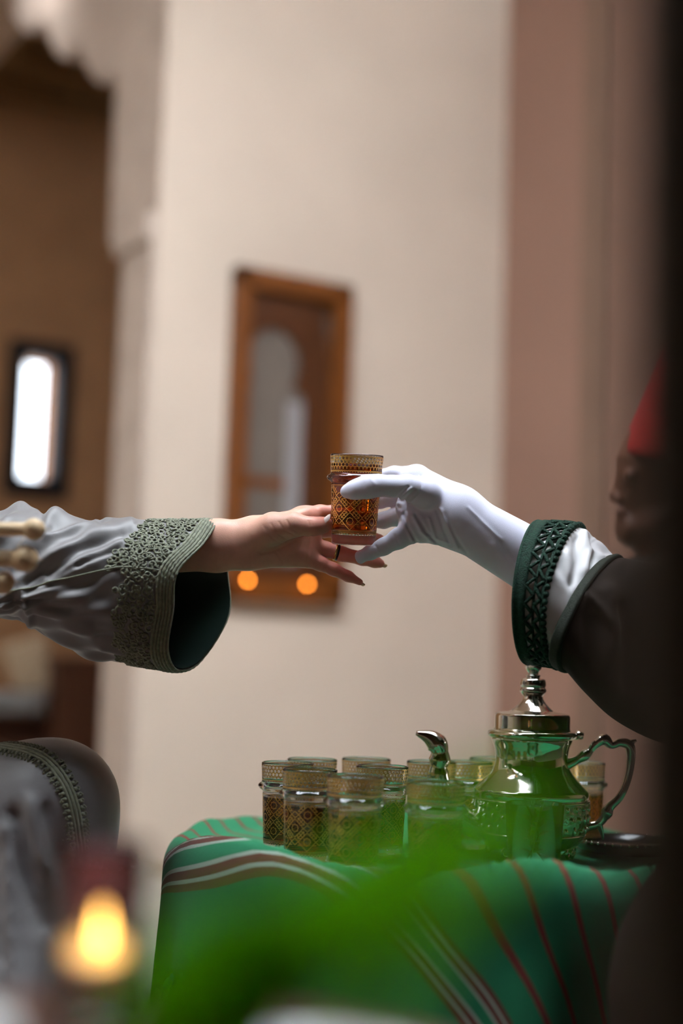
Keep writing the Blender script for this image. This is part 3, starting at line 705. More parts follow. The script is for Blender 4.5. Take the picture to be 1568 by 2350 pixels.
def f_hand(P):
    d = chain(P, [J(330, 1262, .5, 56), J(500, 1252, .3, 57), J(565, 1249, .3, 52)], .012, (1, 1, 1.4))
    pal = smin(cone(P, *[q for q in (J(572, 1268, .5, 35)[0], J(700, 1268, 1.0, 34)[0])], *[J(0, 0, 0, r)[1] for r in (37, 34)], (1, 1, 1.5)),
               cone(P, J(575, 1242, .5, 1)[0], J(702, 1228, 1.2, 1)[0], J(0, 0, 0, 40)[1], J(0, 0, 0, 36)[1], (1, 1, 1.6)), .010)
    pal = smin(pal, cone(P, J(588, 1222, .8, 1)[0], J(705, 1196, 1.8, 1)[0], J(0, 0, 0, 38)[1], J(0, 0, 0, 31)[1], (1, 1, 1.6)), .010)
    d = smin(d, pal, .016)
    th = chain(P, [J(585, 1232, -.1, 40), J(628, 1213, -1.0, 36), J(672, 1205, -1.7, 28), J(700, 1208, -1.8, 21), J(722, 1208, -1.6, 19.5), J(742, 1205, -1.1, 16.5), J(750, 1202, -.8, 13)], .006)
    d = smin(d, th, .007)
    web = cone(P, J(668, 1192, .0, 1)[0], J(700, 1184, 1.2, 1)[0], J(0, 0, 0, 20)[1], J(0, 0, 0, 20)[1]); d = smin(d, web, .008)
    idx = chain(P, [J(692, 1186, 1.8, 23), J(735, 1178, 2.6, 18.5), J(768, 1177, 3.2, 17), J(805, 1182, 4.1, 15), J(832, 1188, 4.4, 12)], .004)
    mid = chain(P, [J(698, 1216, 1.7, 22), J(742, 1215, 2.8, 18), J(785, 1219, 3.6, 16.5), J(832, 1228, 4.0, 14.5), J(872, 1237, 3.7, 11)], .004)
    rng = chain(P, [J(700, 1248, 1.4, 21), J(745, 1260, 1.8, 17.5), J(783, 1271, 2.1, 16.5), J(832, 1282, 2.3, 15), J(860, 1289, 2.3, 13), J(873, 1293, 2.2, 10)], .004)
    pnk = chain(P, [J(695, 1276, 1.0, 22), J(735, 1293, 1.0, 16.5), J(766, 1307, 1.1, 14.5), J(800, 1323, 1.3, 12), J(826, 1336, 1.3, 7.5)], .004)
    f = smin(smin(idx, mid, .0015), smin(rng, pnk, .0015), .0015)
    d = smin(d, f, .006)
    x, y = pxy(P); fr_ = sm(-P[:, 2], -(DH+.012), -(DH-.004))
    for pts, dep, wd in (([(714, 1229), (709, 1262), (703, 1303)], .0010, 3.0), ([(700, 1229), (672, 1243), (628, 1264), (600, 1270)], .0012, 4), ([(695, 1232), (690, 1258)], .0006, 2.5),
                         ([(577, 1232), (574, 1262), (577, 1300)], .0006, 2.5), ([(708, 1196), (711, 1207)], .0007, 1.6), ([(714, 1195), (717, 1206)], .0006, 1.6), ([(635, 1268), (650, 1290), (655, 1302)], .0006, 3),
                         ([(640, 1198), (652, 1216), (676, 1228)], .0007, 2.0), ([(658, 1194), (668, 1212), (684, 1222)], .0006, 1.8), ([(604, 1206), (616, 1226), (634, 1240)], .0006, 2), ([(622, 1202), (634, 1222), (656, 1236)], .0006, 2),
                         ([(612, 1212), (626, 1236), (648, 1248)], .0005, 2), ([(738, 1309), (748, 1288)], .0007, 2.2), ([(772, 1318), (779, 1302)], .0005, 2), ([(795, 1288), (799, 1262)], .0006, 2.2)):
        d = d+dep*np.exp(-(curve_dist(x, y, pts)/wd)**2)*fr_
    return d
# guest's body: one mesh holding the reaching arm, shoulders, neck and head
lo = camp(320, 1360, DH-.06); hi = camp(900, 1140, DH+.075); 
Vh, Fh = nets(f_hand, np.minimum(lo, hi)-.004, np.maximum(lo, hi)+.004, .00105)
Vh = c2w(Vh); Fh = Fh[:, ::-1]
SHO = W(-330, 950, 1.80)
ELB = W(40, 1290, 1.63)
def f_body(P):
    H = np.array([-.66, 1.80, 1.27])
    d = cone(P, H+Z*.03, H-Z*.02, .085, .080, (1, 1.15, .92))
    d = smin(d, cone(P, H+np.array([.045, 0, -.06]), H+np.array([.05, 0, -.10]), .052, .036), .03)
    d = smin(d, cone(P, H+np.array([.085, 0, .005]), H+np.array([.112, 0, -.04]), .008, .014), .014)
    for s in (-1, 1):
        d = smin(d, cone(P, H+np.array([-.002, .083*s, .01]), H+np.array([.0, .083*s, -.025]), .013, .009), .006)
        d = smin(d, cone(P, H+np.array([.075, .032*s, .030]), H+np.array([.075, .018*s, .033]), .010, .009), .008)
    d = smin(d, cone(P, H+np.array([.082, -.015, -.076]), H+np.array([.082, .015, -.076]), .010, .010), .010)
    d = smin(d, cone(P, H+np.array([-.01, 0, -.09]), H+np.array([-.025, 0, -.24]), .055, .062), .03)
    d = smin(d, cone(P, SHO-np.array([.0, -.02, .02]), H+np.array([-.02, .02, -.25]), .055, .06), .05)
    d = smin(d, cone(P, SHO+np.array([0, .04, -.10]), ELB+np.array([0, .015, -.01]), .032, .030), .015)
    d = smin(d, cone(P, ELB, W(345, 1262, 1.617), .040, .032), .03)
    return d
Vb, Fb = nets(f_body, (-.86, 1.50, .60), (-.18, 1.98, 1.46), .009)
mb = MB(); mb.add(Vh, Fh); mb.add(Vb, Fb)
gb = mb.build('body', M['skin'], guest)
qx = np.concatenate([(lambda q: q[:, 0]/q[:, 2]*-1*FPX+CX)((np.c_[Vh, np.ones(len(Vh))] @ np.linalg.inv(MCN).T)[:, :3]), np.zeros(len(Vb))])
at_ = gb.data.attributes.new('blush', 'FLOAT', 'POINT'); at_.data.foreach_set('value', (sm(qx, 640, 790)).astype(np.float32))
nt = M['skin'].node_tree; an = nt.nodes.new('ShaderNodeAttribute'); an.attribute_name = 'blush'
mxn = nt.nodes.new('ShaderNodeMixRGB'); mxn.inputs[2].default_value = (.70, .26, .20, 1)
bs_ = nt.nodes['Principled BSDF'].inputs['Base Color']; src = bs_.links[0].from_socket
nt.links.new(src, mxn.inputs[1]); nt.links.new(an.outputs['Fac'], mxn.inputs[0]); nt.links.new(mxn.outputs[0], bs_)
# nails and ring
def nail(px, py, cm, ang, L, Wd, tilt, m=M['nail'], par=guest):
    c = W(px, py, DH+cm/100); ex = W(px+10*math.cos(ang), py+10*math.sin(ang), DH+cm/100)-c; ex /= np.linalg.norm(ex)
    nz = np.array([math.sin(tilt)*0, -math.cos(tilt), math.sin(tilt)]); ey = np.cross(nz, ex); ey /= np.linalg.norm(ey); nz = np.cross(ex, ey)
    n, m_ = 10, 7; V = []
    for i in range(n+1):
        s = i/n; w = Wd/2*(min(1, (s*5)**.5) if s < .2 else (1 if s < .6 else math.cos((s-.6)/.4*PI/2)**.6))
        for j in range(m_):
            q = -1+2*j/(m_-1); V.append(c+ex*(s-.5)*L+ey*w*q+nz*(.0010-.0022*q*q*(w/(Wd/2))**2+.0006*math.sin(PI*s)))
    V = np.array(V); nb = len(V); V2 = V-nz*.0007
    F = gridF(n+1, m_); return obj('fingernail', np.concatenate([V, V2]), F+[tuple(nb+k for k in f)[::-1] for f in F], m, par)
nail(746, 1192.5, -1.75, math.radians(-41), .0175, .0085, .95)
nail(882, 1297, 2.45, math.radians(14), .008, .0050, .5, M['nail2'])
nail(832, 1340, 1.45, math.radians(28), .007, .0040, .5, M['nail2'])
ca, cb = W(770, 1267, DH+.0205), W(790, 1272, DH+.0215); ax = cb-ca; ax /= np.linalg.norm(ax)
e1 = np.cross(ax, Z); e1 /= np.linalg.norm(e1); e2 = np.cross(ax, e1)
aa = np.linspace(0, 2*PI, 40, endpoint=False); RR = 17.4*DH/FPX
rg = [ca+e1*RR*math.cos(x)+e2*RR*math.sin(x) for x in aa]
ro = obj('finger_ring', *tube(np.array(rg), .0013, 8, True), M['ringgold'], guest); ro['label'] = 'slim gold ring with a dark band'
obj('dark_band', *tube(np.array(rg)+ax*.0026, .0014, 8, True), M['ringdark'], ro)

# wide sleeve of the guest
SD = 1.612
secs = [
 [(505,1197,.2),(466,1250,-3.3),(407,1315,-5.8),(397,1400,-5.4),(386,1490,-4.6),(410,1537,-1.5),(462,1515,2),(525,1412,4.6),(522,1312,5.4),(514,1228,3)],
 [(478,1194.5,.3),(440,1245,-3.5),(383,1311,-6.0),(376,1400,-5.8),(368,1490,-4.8),(388,1537,-1.7),(435,1517,2),(492,1412,4.8),(490,1312,5.6),(484,1228,3.2)],
 [(430,1194,.4),(395,1240,-3.8),(345,1305,-6.4),(342,1400,-6.4),(338,1490,-5.2),(352,1531,-1.8),(390,1518,2),(432,1415,5),(432,1310,5.8),(432,1230,3.6)],
 [(355,1194,.4),(338,1237,-4.2),(305,1301,-6.7),(304,1400,-6.8),(303,1482,-5.5),(312,1525,-1.9),(335,1510,2.3),(360,1418,5.2),(360,1310,6),(357,1232,4)],
 [(285,1190,.4),(280,1234,-4.5),(265,1302,-6.9),(263,1398,-7.1),(262,1470,-5.7),(272,1516,-1.9),(285,1503,2.6),(295,1416,5.5),(295,1310,6.2),(290,1234,4.3)],
 [(205,1189,.4),(202,1232,-4.7),(195,1318,-7.2),(192,1392,-7.5),(190,1452,-6),(195,1503,-1.6),(203,1488,3),(208,1410,6),(207,1310,6.5),(206,1235,4.5)],
 [(130,1178,.5),(128,1226,-5),(120,1334,-7.5),(118,1384,-7.8),(115,1426,-6.3),(118,1463,-1.2),(125,1455,3.4),(132,1398,6.4),(132,1310,7),(131,1230,4.8)],
 [(50,1168,.7),(48,1222,-5.2),(40,1356,-7.9),(38,1384,-8.2),(36,1404,-6.5),(40,1420,-.6),(46,1412,3.8),(52,1385,6.8),(52,1305,7.4),(51,1226,5.2)],
 [(-40,1160,1.2),(-40,1215,-5.2),(-45,1366,-8),(-46,1384,-8.1),(-48,1396,-6),(-45,1408,.2),(-40,1402,4.4),(-36,1375,7.4),(-36,1300,8),(-38,1222,6)],
 [(-200,1040,9),(-205,1120,1),(-215,1310,-2),(-217,1340,-1),(-218,1356,2),(-215,1366,8),(-210,1360,14),(-205,1330,18),(-202,1240,19),(-200,1130,16)],
 [(-330,880,18),(-345,960,8),(-370,1150,4),(-375,1190,5),(-378,1210,8),(-375,1220,16),(-368,1210,24),(-355,1170,30),(-345,1080,30),(-335,970,26)]]
S3 = np.array([[camp(x, y, SD+c/100) for x, y, c in s] for s in secs])
NU, NV = 150, 144
def dens(S3, NU, NV): 
    a = np.stack([cr(s, NV, True) for s in S3]); return cr(a, NU)
SL = dens(S3, NU, NV)
uu = np.linspace(0, len(secs)-1, NU)[:, None]; vv = np.linspace(0, 10, NV, endpoint=False)[None, :]
def norms(G):
    du = np.gradient(G, axis=0); dv = np.roll(G, -1, 1)-np.roll(G, 1, 1); n = np.cross(du, dv); return n/(np.linalg.norm(n, axis=2, keepdims=True)+1e-12)
nn_ = norms(SL); cen = SL.mean(1, keepdims=True); sg = np.sign(np.sum(nn_*(SL-cen), 2).mean()); nn_ = nn_*sg
pxg = SL[..., 0]/SL[..., 2]*FPX+CX; pyg = CY-SL[..., 1]/SL[..., 2]*FPX
front = sm(-SL[..., 2], -(SD+.01), -(SD-.01))
disp = np.zeros((NU, NV))
def crease(pts, amp, wd):
    global disp
    disp += amp*np.exp(-(curve_dist(pxg, pyg, pts)/wd)**2)
fade = sm(uu, 3.6, 4.6)
for pts, amp, wd in (([(300, 1200), (200, 1228), (100, 1285), (40, 1330)], .0050, 11), ([(300, 1225), (200, 1258), (110, 1315)], -.0045, 10), ([(280, 1240), (190, 1280), (110, 1330)], .0042, 9),
                     ([(270, 1262), (180, 1300)], -.0034, 7), ([(255, 1275), (170, 1312), (90, 1350)], .0034, 6), ([(230, 1190), (150, 1205), (90, 1225)], -.0040, 8), ([(220, 1196), (150, 1216), (105, 1232)], .0035, 6),
                     ([(140, 1172), (110, 1190), (100, 1215)], .0060, 13), ([(100, 1180), (90, 1200)], -.0060, 9), ([(50, 1165), (20, 1200), (0, 1230)], .0060, 16), ([(280, 1225), (200, 1248), (120, 1290), (60, 1340)], -.0035, 7),
                     ([(50, 1362), (60, 1400), (75, 1432)], .0045, 6), ([(35, 1375), (45, 1410)], -.0050, 9), ([(0, 1390), (40, 1402)], .003, 6), ([(285, 1450), (230, 1438)], .0022, 8), ([(290, 1478), (225, 1462)], -.0025, 8), ([(288, 1500), (235, 1490)], .0022, 7)):
    crease(pts, amp, wd)
disp = disp*sm(uu, 2.6, 3.4)*np.where(front > 0, 1, 1)
disp += (.0022*np.sin(vv*2*PI/10*9+uu*2.1)+.0016*np.sin(vv*2*PI/10*15-uu*3.3))*fade
SLD = SL+nn_*disp[..., None]
sleeve = thing('unused', '', '', (0, 0, 0)); bpy.data.objects.remove(sleeve)
V = c2w(SLD.reshape(-1, 3)); sl = obj('sleeve', V, gridF(NU, NV, False, True), M['robe'], guest)
V = c2w((SLD-nn_*.0022)[:100].reshape(-1, 3)); obj('sleeve_lining', V, gridF(100, NV, False, True), M['lining'], sl)
seam = SLD[:, [int(round(2/10*NV)) % NV]].reshape(-1, 3)+nn_[:, int(round(2/10*NV))]*.0012
obj('seam_cord', *tube(c2w(seam[4:110]), .0011, 6), M['braid'], sl)
# braid cords along the cuff, and the curled cord embroidery
Sden = dens(S3, 400, 240); nden = norms(Sden)*sg; ud = np.linspace(0, len(secs)-1, 400)
def onsl(u, v, off=0):
    i = np.clip(u/(len(secs)-1)*399, 0, 399); i0 = np.floor(i).astype(int); i1 = np.minimum(i0+1, 399); f = (i-i0)[..., None]
    j = np.round(v/10*240).astype(int) % 240
    return Sden[i0, j]*(1-f)+Sden[i1, j]*f+nden[i0, j]*off
va = np.linspace(0, 10, 240, endpoint=False)
# constant width across the cuff: distance from the rim measured along u
arc = np.concatenate([np.zeros((1, 240)), np.cumsum(np.linalg.norm(np.diff(Sden, axis=0), axis=2), 0)], 0)
def uat(dist, v):
    j = np.round(np.asarray(v)/10*240).astype(int) % 240; return np.array([np.interp(dist_, arc[:, jj], ud) for dist_, jj in zip(np.broadcast_to(dist, j.shape), j)])
for k, dd in enumerate((.0006, .0042, .0078, .0114, .0150, .0186)):
    wob = .00035*np.sin(va*2*PI/10*60+k*2)
    L = onsl(uat(dd, va), va, .0010)+nden[0][(np.round(va/10*240).astype(int)) % 240]*wob[:, None]
    obj('braid_cord', *tube(c2w(L), .0020 if k else .0014, 7, True), M['braid'], sl)
mb = MB()
def ringlet(c, n, R, r, sg_=12, k=5, turn=1.0):
    n = n/np.linalg.norm(n); a = np.cross(n, [0, 0, 1.]); a /= np.linalg.norm(a)+1e-9; b = np.cross(n, a); ph = random.uniform(0, 6.3)
    m_ = int(sg_*turn)+1; P_ = [c+(a*math.cos(ph+x)+b*math.sin(ph+x))*R*(1-.12*x/6.3)+n*r*(.5+.35*math.sin(3*x+ph)) for x in np.linspace(0, 2*PI*turn, m_)]
    return tube(np.array(P_), r, k)
cnt = 0
for dist in np.arange(.0250, .082, .0066):
    for v in np.arange(0, 10, .125):
        lim = .081 if (v < 1.9 or v > 8.5) else .062
        dj = dist+random.uniform(-.0028, .0028); vj = (v+random.uniform(-.06, .06)+(.08 if int(dist/.0066) % 2 else 0)) % 10
        if dj > lim+random.uniform(-.006, .004) or (8.6 > vj > 6.2): continue
        u = uat(dj, np.array([vj])); c = onsl(u, np.array([vj]), .0004)[0]; j = int(round(vj/10*240)) % 240; i = int(np.clip(u[0]/(len(secs)-1)*399, 0, 399))
        cw = c2w(c)[0]; nw = c2w(c+nden[i, j])[0]-cw
        mb.add(*ringlet(cw, nw, random.uniform(.0026, .0040), random.uniform(.0010, .0014), turn=random.choice([1, 1, 1.4, .75]))); cnt += 1
em = mb.build('cord_embroidery', M['braid'], sl); em['kind'] = 'stuff'

# lap and knee of the robe
KD = 1.60
def f_lap(P):
    kn = W(118, 1850, KD); hip = np.array([-.72, 1.80, .395])
    d = cone(P, hip, kn, .108, .064, (1, 1, 1))
    an = np.array([kn[0]+.03, kn[1]-.005, .0])
    d = smin(d, cone(P, kn, an, .064, .088), .05)
    d = smin(d, cone(P, kn+np.array([-.03, -.01, -.02]), kn+np.array([-.02, -.11, -.34]), .055, .085), .05)
    d = smin(d, cone(P, hip+np.array([-.05, 0, -.05]), np.array([-.66, 1.78, .0]), .10, .18), .06)
    k2 = kn+np.array([-.10, .20, -.07]); d = smin(d, cone(P, hip+np.array([0, .1, -.03]), k2, .10, .065), .05); d = smin(d, cone(P, k2, np.array([k2[0]+.02, k2[1], 0]), .065, .11), .04)
    x, z, y = P[:, 0], P[:, 2], P[:, 1]
    a = np.arctan2(y-kn[1], x-kn[0]); dn = sm(kn[2]-z, .05, .30); rr = np.hypot(x-kn[0], y-kn[1])
    d = d-(.009*np.sin(a*9+.8+z*3)+.003*np.sin(a*17+z*5))*dn
    px_, py_ = None, None
    Q = (np.c_[P, np.ones(len(P))] @ np.linalg.inv(MCN).T.astype(np.float32)); dep = -Q[:, 2]; X = Q[:, 0]/dep*FPX+CX; Y = CY-Q[:, 1]/dep*FPX
    fm = sm(-dep, -KD-.03, -KD+.03)
    for pts, amp, wd in (([(70, 1850), (95, 1960), (150, 2080), (165, 2160)], .008, 20), ([(40, 1870), (58, 1990), (100, 2120)], -.009, 20), ([(105, 1860), (135, 1960), (178, 2060)], -.006, 18), ([(15, 1900), (20, 2050), (35, 2300)], .006, 18), ([(-10, 1940), (-5, 2200)], -.007, 16)):
        d = d-amp*np.exp(-(curve_dist(X, Y, pts)/wd)**2)*fm
    return d
lap = sdf_obj('robe_skirt', f_lap, (-1.02, 1.40, .0), (-.12, 2.10, .68), .0075, M['robe'], guest, False)
bl = bvh_of(lap)
# torso of the robe, out of frame
def f_tor(P):
    hip = np.array([-.72, 1.82, .42]); ch = np.array([-.70, 1.86, .86])
    d = cone(P, hip, ch, .155, .135, (1, .85, 1)); d = smin(d, cone(P, ch+np.array([0, .13, .06]), SHO+np.array([0, -.01, -.03]), .075, .085), .08)
    d = smin(d, cone(P, ch+np.array([.0, .15, .05]), np.array([-.68, 2.05, .60]), .07, .06), .05); d = smin(d, cone(P, np.array([-.68, 2.05, .60]), np.array([-.58, 1.95, .50]), .06, .05), .05)
    d = d-.004*np.sin(P[:, 2]*55+P[:, 0]*30)*sm(P[:, 2], .3, .5)
    return d
sdf_obj('robe_body', f_tor, (-.95, 1.55, .28), (-.28, 2.18, 1.12), .010, M['robe'], guest, False)
def f_hair(P):
    H = np.array([-.66, 1.80, 1.27]); d = cone(P, H+np.array([-.018, 0, .045]), H+np.array([-.03, 0, -.02]), .098, .090, (1, 1.1, 1)); d = smin(d, cone(P, H+np.array([-.075, 0, -.02]), H+np.array([-.08, 0, -.20]), .065, .045), .05)
    return np.maximum(d, (P[:, 0]-H[0]-.052)*.8+(-(P[:, 2]-H[2])+.03)*.35)+.0015*np.sin(P[:, 1]*400)
sdf_obj('hair', f_hair, (-.86, 1.64, 1.0), (-.52, 1.96, 1.45), .009, M['hair'], guest, False)
# braided trim running over the knee
tr = [(-12, 1712), (30, 1718), (70, 1726), (105, 1743), (135, 1775), (158, 1815), (172, 1860), (180, 1910), (186, 1960), (193, 2010), (203, 2060), (212, 2120), (220, 2200), (226, 2290)]
trp = cr(np.array(tr, float), 130); hp = []; hn = []
for x, y in trp:
    p, n = hit(bl, x, y)
    if p is None: p, n = hit(bl, x, y+12)
    if p is None: p, n = hit(bl, x-14, y+14)
    if p is not None: hp.append(p); hn.append(n)
hp = np.array(hp); hn = np.array(hn)
def smooth(P_, k=6):
    for _ in range(k): P_[1:-1] = (P_[:-2]+2*P_[1:-1]+P_[2:])/4
    return P_
hp = smooth(hp, 10); hn = smooth(hn, 10); hn /= np.linalg.norm(hn, axis=1, keepdims=True)
tg = np.gradient(hp, axis=0); tg /= np.linalg.norm(tg, axis=1, keepdims=True); sd = np.cross(hn, tg)
def snap(c, n, off):
    loc, nn2, i, d_ = bl.find_nearest(Vector(c)); return np.array(loc)+np.array(nn2)*off
trim = MB()
for off, r in ((-.0042, .0017), (-.0004, .0022), (.0038, .0019)):
    L = smooth(np.array([snap(hp[i]+sd[i]*off, hn[i], .0016) for i in range(len(hp))]), 3)
    obj('trim_cord', *tube(L, r, 8), M['braid'], lap)
acc = 0
for i in range(2, len(hp)-2):
    acc += np.linalg.norm(hp[i]-hp[i-1])
    if acc > .0048:
        acc = 0
        for sgn, base in ((-1, -.0070), (1, .0068)):
            c = snap(hp[i]+sd[i]*(base+sgn*.0005), hn[i], .001); trim.add(*blob(c, .0024, 8, 5))
            c = snap(hp[i]+sd[i]*(base+sgn*.0034), hn[i], .001); trim.add(*ringlet(c, hn[i], .0018, .0008))
            if i % 2: c = snap(hp[i]+sd[i]*(base+sgn*.0060)+tg[i]*.001, hn[i], .0008); trim.add(*blob(c, .0014, 6, 4))
tm = trim.build('trim_knots', M['braid'], lap); tm['kind'] = 'stuff'

#@@SERVER
# ------------------------------------------------------------------ the server: gloved hand, cuff, robe, head with red hat
ps = np.array([.66, 1.95, 0.])
serv = thing('person', 'kneeling person in a dark brown robe, white glove and red hat, offering the glass', 'person', tuple(ps))
def f_glove(P):
    s1 = (1, 1, 1.25)
    d = cone(P, J(1043, 1184, 0, 1)[0], J(1262, 1312, .4, 1)[0], J(0, 0, 0, 63)[1], J(0, 0, 0, 76)[1], s1)
    r = lambda v: J(0, 0, 0, v)[1]
    pal = cone(P, J(957, 1110, 1.0, 1)[0], J(1050, 1172, .3, 1)[0], r(42), r(56), (1, 1, 1.3))
    pal = smin(pal, cone(P, J(946, 1165, .6, 1)[0], J(1045, 1185, .2, 1)[0], r(38), r(60), (1, 1, 1.4)), .012)
    pal = smin(pal, cone(P, J(955, 1207, .1, 1)[0], J(1045, 1212, .2, 1)[0], r(36), r(42), (1, 1, 1.3)), .012)
    d = smin(d, pal, .014)
    th = chain(P, [J(975, 1132, -1.2, 38), J(935, 1118, -2.2, 27), J(900, 1116, -2.9, 23), J(868, 1114, -3.5, 23), J(843, 1117, -3.9, 25), J(815, 1124, -3.7, 20), J(796, 1128, -3.4, 15)], .007)
    d = smin(d, th, .007)
    idx = chain(P, [J(955, 1092, 1.6, 24), J(905, 1090, 3.2, 19), J(870, 1096, 4.2, 18), J(842, 1104, 4.5, 15)], .005)
    mid = chain(P, [J(958, 1130, 2.0, 26), J(905, 1142, 3.6, 20), J(872, 1148, 4.5, 18), J(846, 1152, 4.7, 15)], .005)
    rng = chain(P, [J(952, 1172, 1.6, 26), J(908, 1186, 3.2, 20), J(880, 1194, 3.9, 18), J(868, 1196, 3.9, 15)], .005)
    pnk = chain(P, [J(962, 1206, -.2, 34), J(915, 1236, -.7, 22), J(880, 1255, -.8, 18), J(850, 1268, -.8, 15.5), J(828, 1278, -.8, 11)], .006)
    tipf = cone(P, J(824, 1272, -.8, 1)[0], J(828, 1286, -.8, 1)[0], r(6.5), r(6.5), (1, 1, .8)); pnk = smin(pnk, tipf, .006)
    f = smin(smin(idx, mid, .0025), rng, .0025); d = smin(d, f, .008); d = smin(d, pnk, .009)
    x, y = pxy(P); fr_ = sm(-P[:, 2], -(DH+.01), -(DH-.01))
    for pts, amp, wd in (([(925, 1180), (938, 1215), (958, 1246)], -.0022, 4), ([(918, 1172), (930, 1205), (946, 1240)], .0018, 4), ([(948, 1185), (968, 1220), (995, 1246)], .0016, 4), ([(955, 1180), (980, 1222), (1008, 1250)], -.0018, 4),
                         ([(1004, 1172), (1018, 1215), (1034, 1252)], -.0020, 4), ([(1012, 1170), (1030, 1215), (1050, 1258)], .0018, 4), ([(1022, 1180), (1045, 1228), (1072, 1272)], -.0014, 4), ([(985, 1190), (1000, 1235)], .0012, 4),
                         ([(912, 1142), (926, 1128), (936, 1117)], -.0016, 2.6), ([(920, 1146), (932, 1132), (944, 1120)], .0014, 2.6), ([(926, 1150), (938, 1136), (952, 1126)], -.0014, 2.6), ([(900, 1146), (914, 1148), (924, 1150)], -.0016, 3),
                         ([(966, 1092), (968, 1115), (958, 1138), (940, 1155)], -.0010, 1.8), ([(1075, 1165), (1110, 1200), (1150, 1238)], .0009, 4), ([(1130, 1250), (1162, 1290)], .0010, 7), ([(1150, 1245), (1180, 1290)], -.0010, 6),
                         ([(915, 1160), (920, 1185), (912, 1210)], -.0012, 4), ([(985, 1230), (1010, 1240), (1040, 1250)], .001, 3), ([(862, 1252), (872, 1270)], -.0008, 2.5), ([(905, 1228), (917, 1250)], -.0008, 3), ([(850, 1098), (862, 1112)], .0006, 4)):
        d = d-amp*np.exp(-(curve_dist(x, y, pts)/wd)**2)*fr_
    # glove stops inside the cuff
    return np.maximum(d, (P[:, 0]-camp(1225, 1300, DH)[0])*.86-(P[:, 1]-camp(1225, 1300, DH)[1])*.51)
lo = camp(770, 1400, DH-.07); hi = camp(1290, 1050, DH+.075)
gv = sdf_obj('glove', f_glove, np.minimum(lo, hi), np.maximum(lo, hi), .0011, M['glove'], serv)
gv['label'] = 'white cotton glove wrapped around the glass'
hm = cr(np.array([W(x, y, DH+c/100) for x, y, c in ((1222, 1206, .2), (1190, 1245, -4.6), (1172, 1300, -5.4), (1172, 1342, -3.0))]), 30)
# inner white sleeve, crochet cuff, brown outer sleeve (lofts)
def loopsec(top, near, bot, far, dt, dn, db, df, n=16):
    """closed loop through the top, near, bottom and far points given in pixels with depths"""
    P_ = np.array([camp(*top, dt), camp(*near, dn), camp(*bot, db), camp(*far, df)])
    c = P_.mean(0); out = []
    for k in range(n):
        a = 2*PI*k/n; ca, sa = math.cos(a), math.sin(a)
        v = (P_[0]-c)*max(ca, 0)+(P_[2]-c)*max(-ca, 0)+(P_[1]-c)*max(sa, 0)+(P_[3]-c)*max(-sa, 0); out.append(c+v)
    return np.array(out)
c1 = [loopsec((1236, 1203), (1181, 1362), (1216, 1516), (1262, 1352), 1.625, 1.555, 1.615, 1.68),
      loopsec((1258, 1202), (1200, 1364), (1234, 1519), (1282, 1354), 1.625, 1.552, 1.615, 1.683),
      loopsec((1292, 1203), (1226, 1368), (1258, 1522), (1312, 1358), 1.625, 1.549, 1.615, 1.688),
      loopsec((1328, 1210), (1252, 1382), (1290, 1526), (1345, 1366), 1.625, 1.545, 1.615, 1.692),
      loopsec((1372, 1238), (1290, 1400), (1325, 1535), (1385, 1385), 1.63, 1.545, 1.62, 1.70),
      loopsec((1412, 1282), (1345, 1425), (1375, 1560), (1430, 1415), 1.64, 1.55, 1.63, 1.71),
      loopsec((1470, 1320), (1420, 1455), (1440, 1590), (1490, 1440), 1.66, 1.57, 1.65, 1.73)]
WS = dens(np.array(c1), 90, 96); wn_ = norms(WS); wsg = np.sign(np.sum(wn_*(WS-WS.mean(1, keepdims=True)), 2).mean()); wn_ *= wsg
wx = WS[..., 0]/WS[..., 2]*FPX+CX; wy = CY-WS[..., 1]/WS[..., 2]*FPX
dsp = np.zeros(wx.shape)
for pts, amp, wd in (([(1340, 1225), (1352, 1260), (1345, 1310)], .0045, 8), ([(1358, 1235), (1366, 1268), (1358, 1300)], -.005, 8), ([(1362, 1262), (1385, 1282)], .004, 6), ([(1322, 1240), (1325, 1290), (1312, 1340)], -.004, 9), ([(1300, 1270), (1308, 1320), (1330, 1370)], .003, 9), ([(1370, 1240), (1392, 1268)], -.003, 6), ([(1275, 1320), (1300, 1360), (1310, 1440)], .003, 10)):
    dsp += amp*np.exp(-(curve_dist(wx, wy, pts)/wd)**2)
dsp *= sm(np.linspace(0, 6, 90), 2.9, 3.3)[:, None]
obj('inner_sleeve', c2w((WS+wn_*dsp[..., None]).reshape(-1, 3)), gridF(90, 96, False, True), M['whitesatin'], serv)
def wsl(u, v, off):
    i = np.clip(np.asarray(u)/6*89, 0, 88.999); i0 = i.astype(int); f = (i-i0)[..., None]; j = np.asarray(v)*96; j0 = np.floor(j).astype(int) % 96; g = (j-np.floor(j))[..., None]; j1 = (j0+1) % 96
    A_ = WS+wn_*off
    return (A_[i0, j0]*(1-g)+A_[i0, j1]*g)*(1-f)+(A_[i0+1, j0]*(1-g)+A_[i0+1, j1]*g)*f
va = np.linspace(0, 1, 180, endpoint=False)
cuff = bpy.data.objects.new('crochet_cuff', None); COL.objects.link(cuff); cuff.parent = serv
cuff['label'] = 'dark green crochet cuff with triangular openings'
cuffT = thing('tmp', '', ''); bpy.data.objects.remove(cuffT)
def cpart(name, V, F, m=M['crochet']): V = np.asarray(V)-ps; return link(name, mesh(name, V, F), m, cuff)
def strip(u0, u1, off, n=6):
    us = np.linspace(u0, u1, n); G = np.stack([wsl(np.full(180, u), va, off+.0006*math.sin(9*u)) for u in us]); return c2w(G.reshape(-1, 3)), gridF(n, 180, False, True)
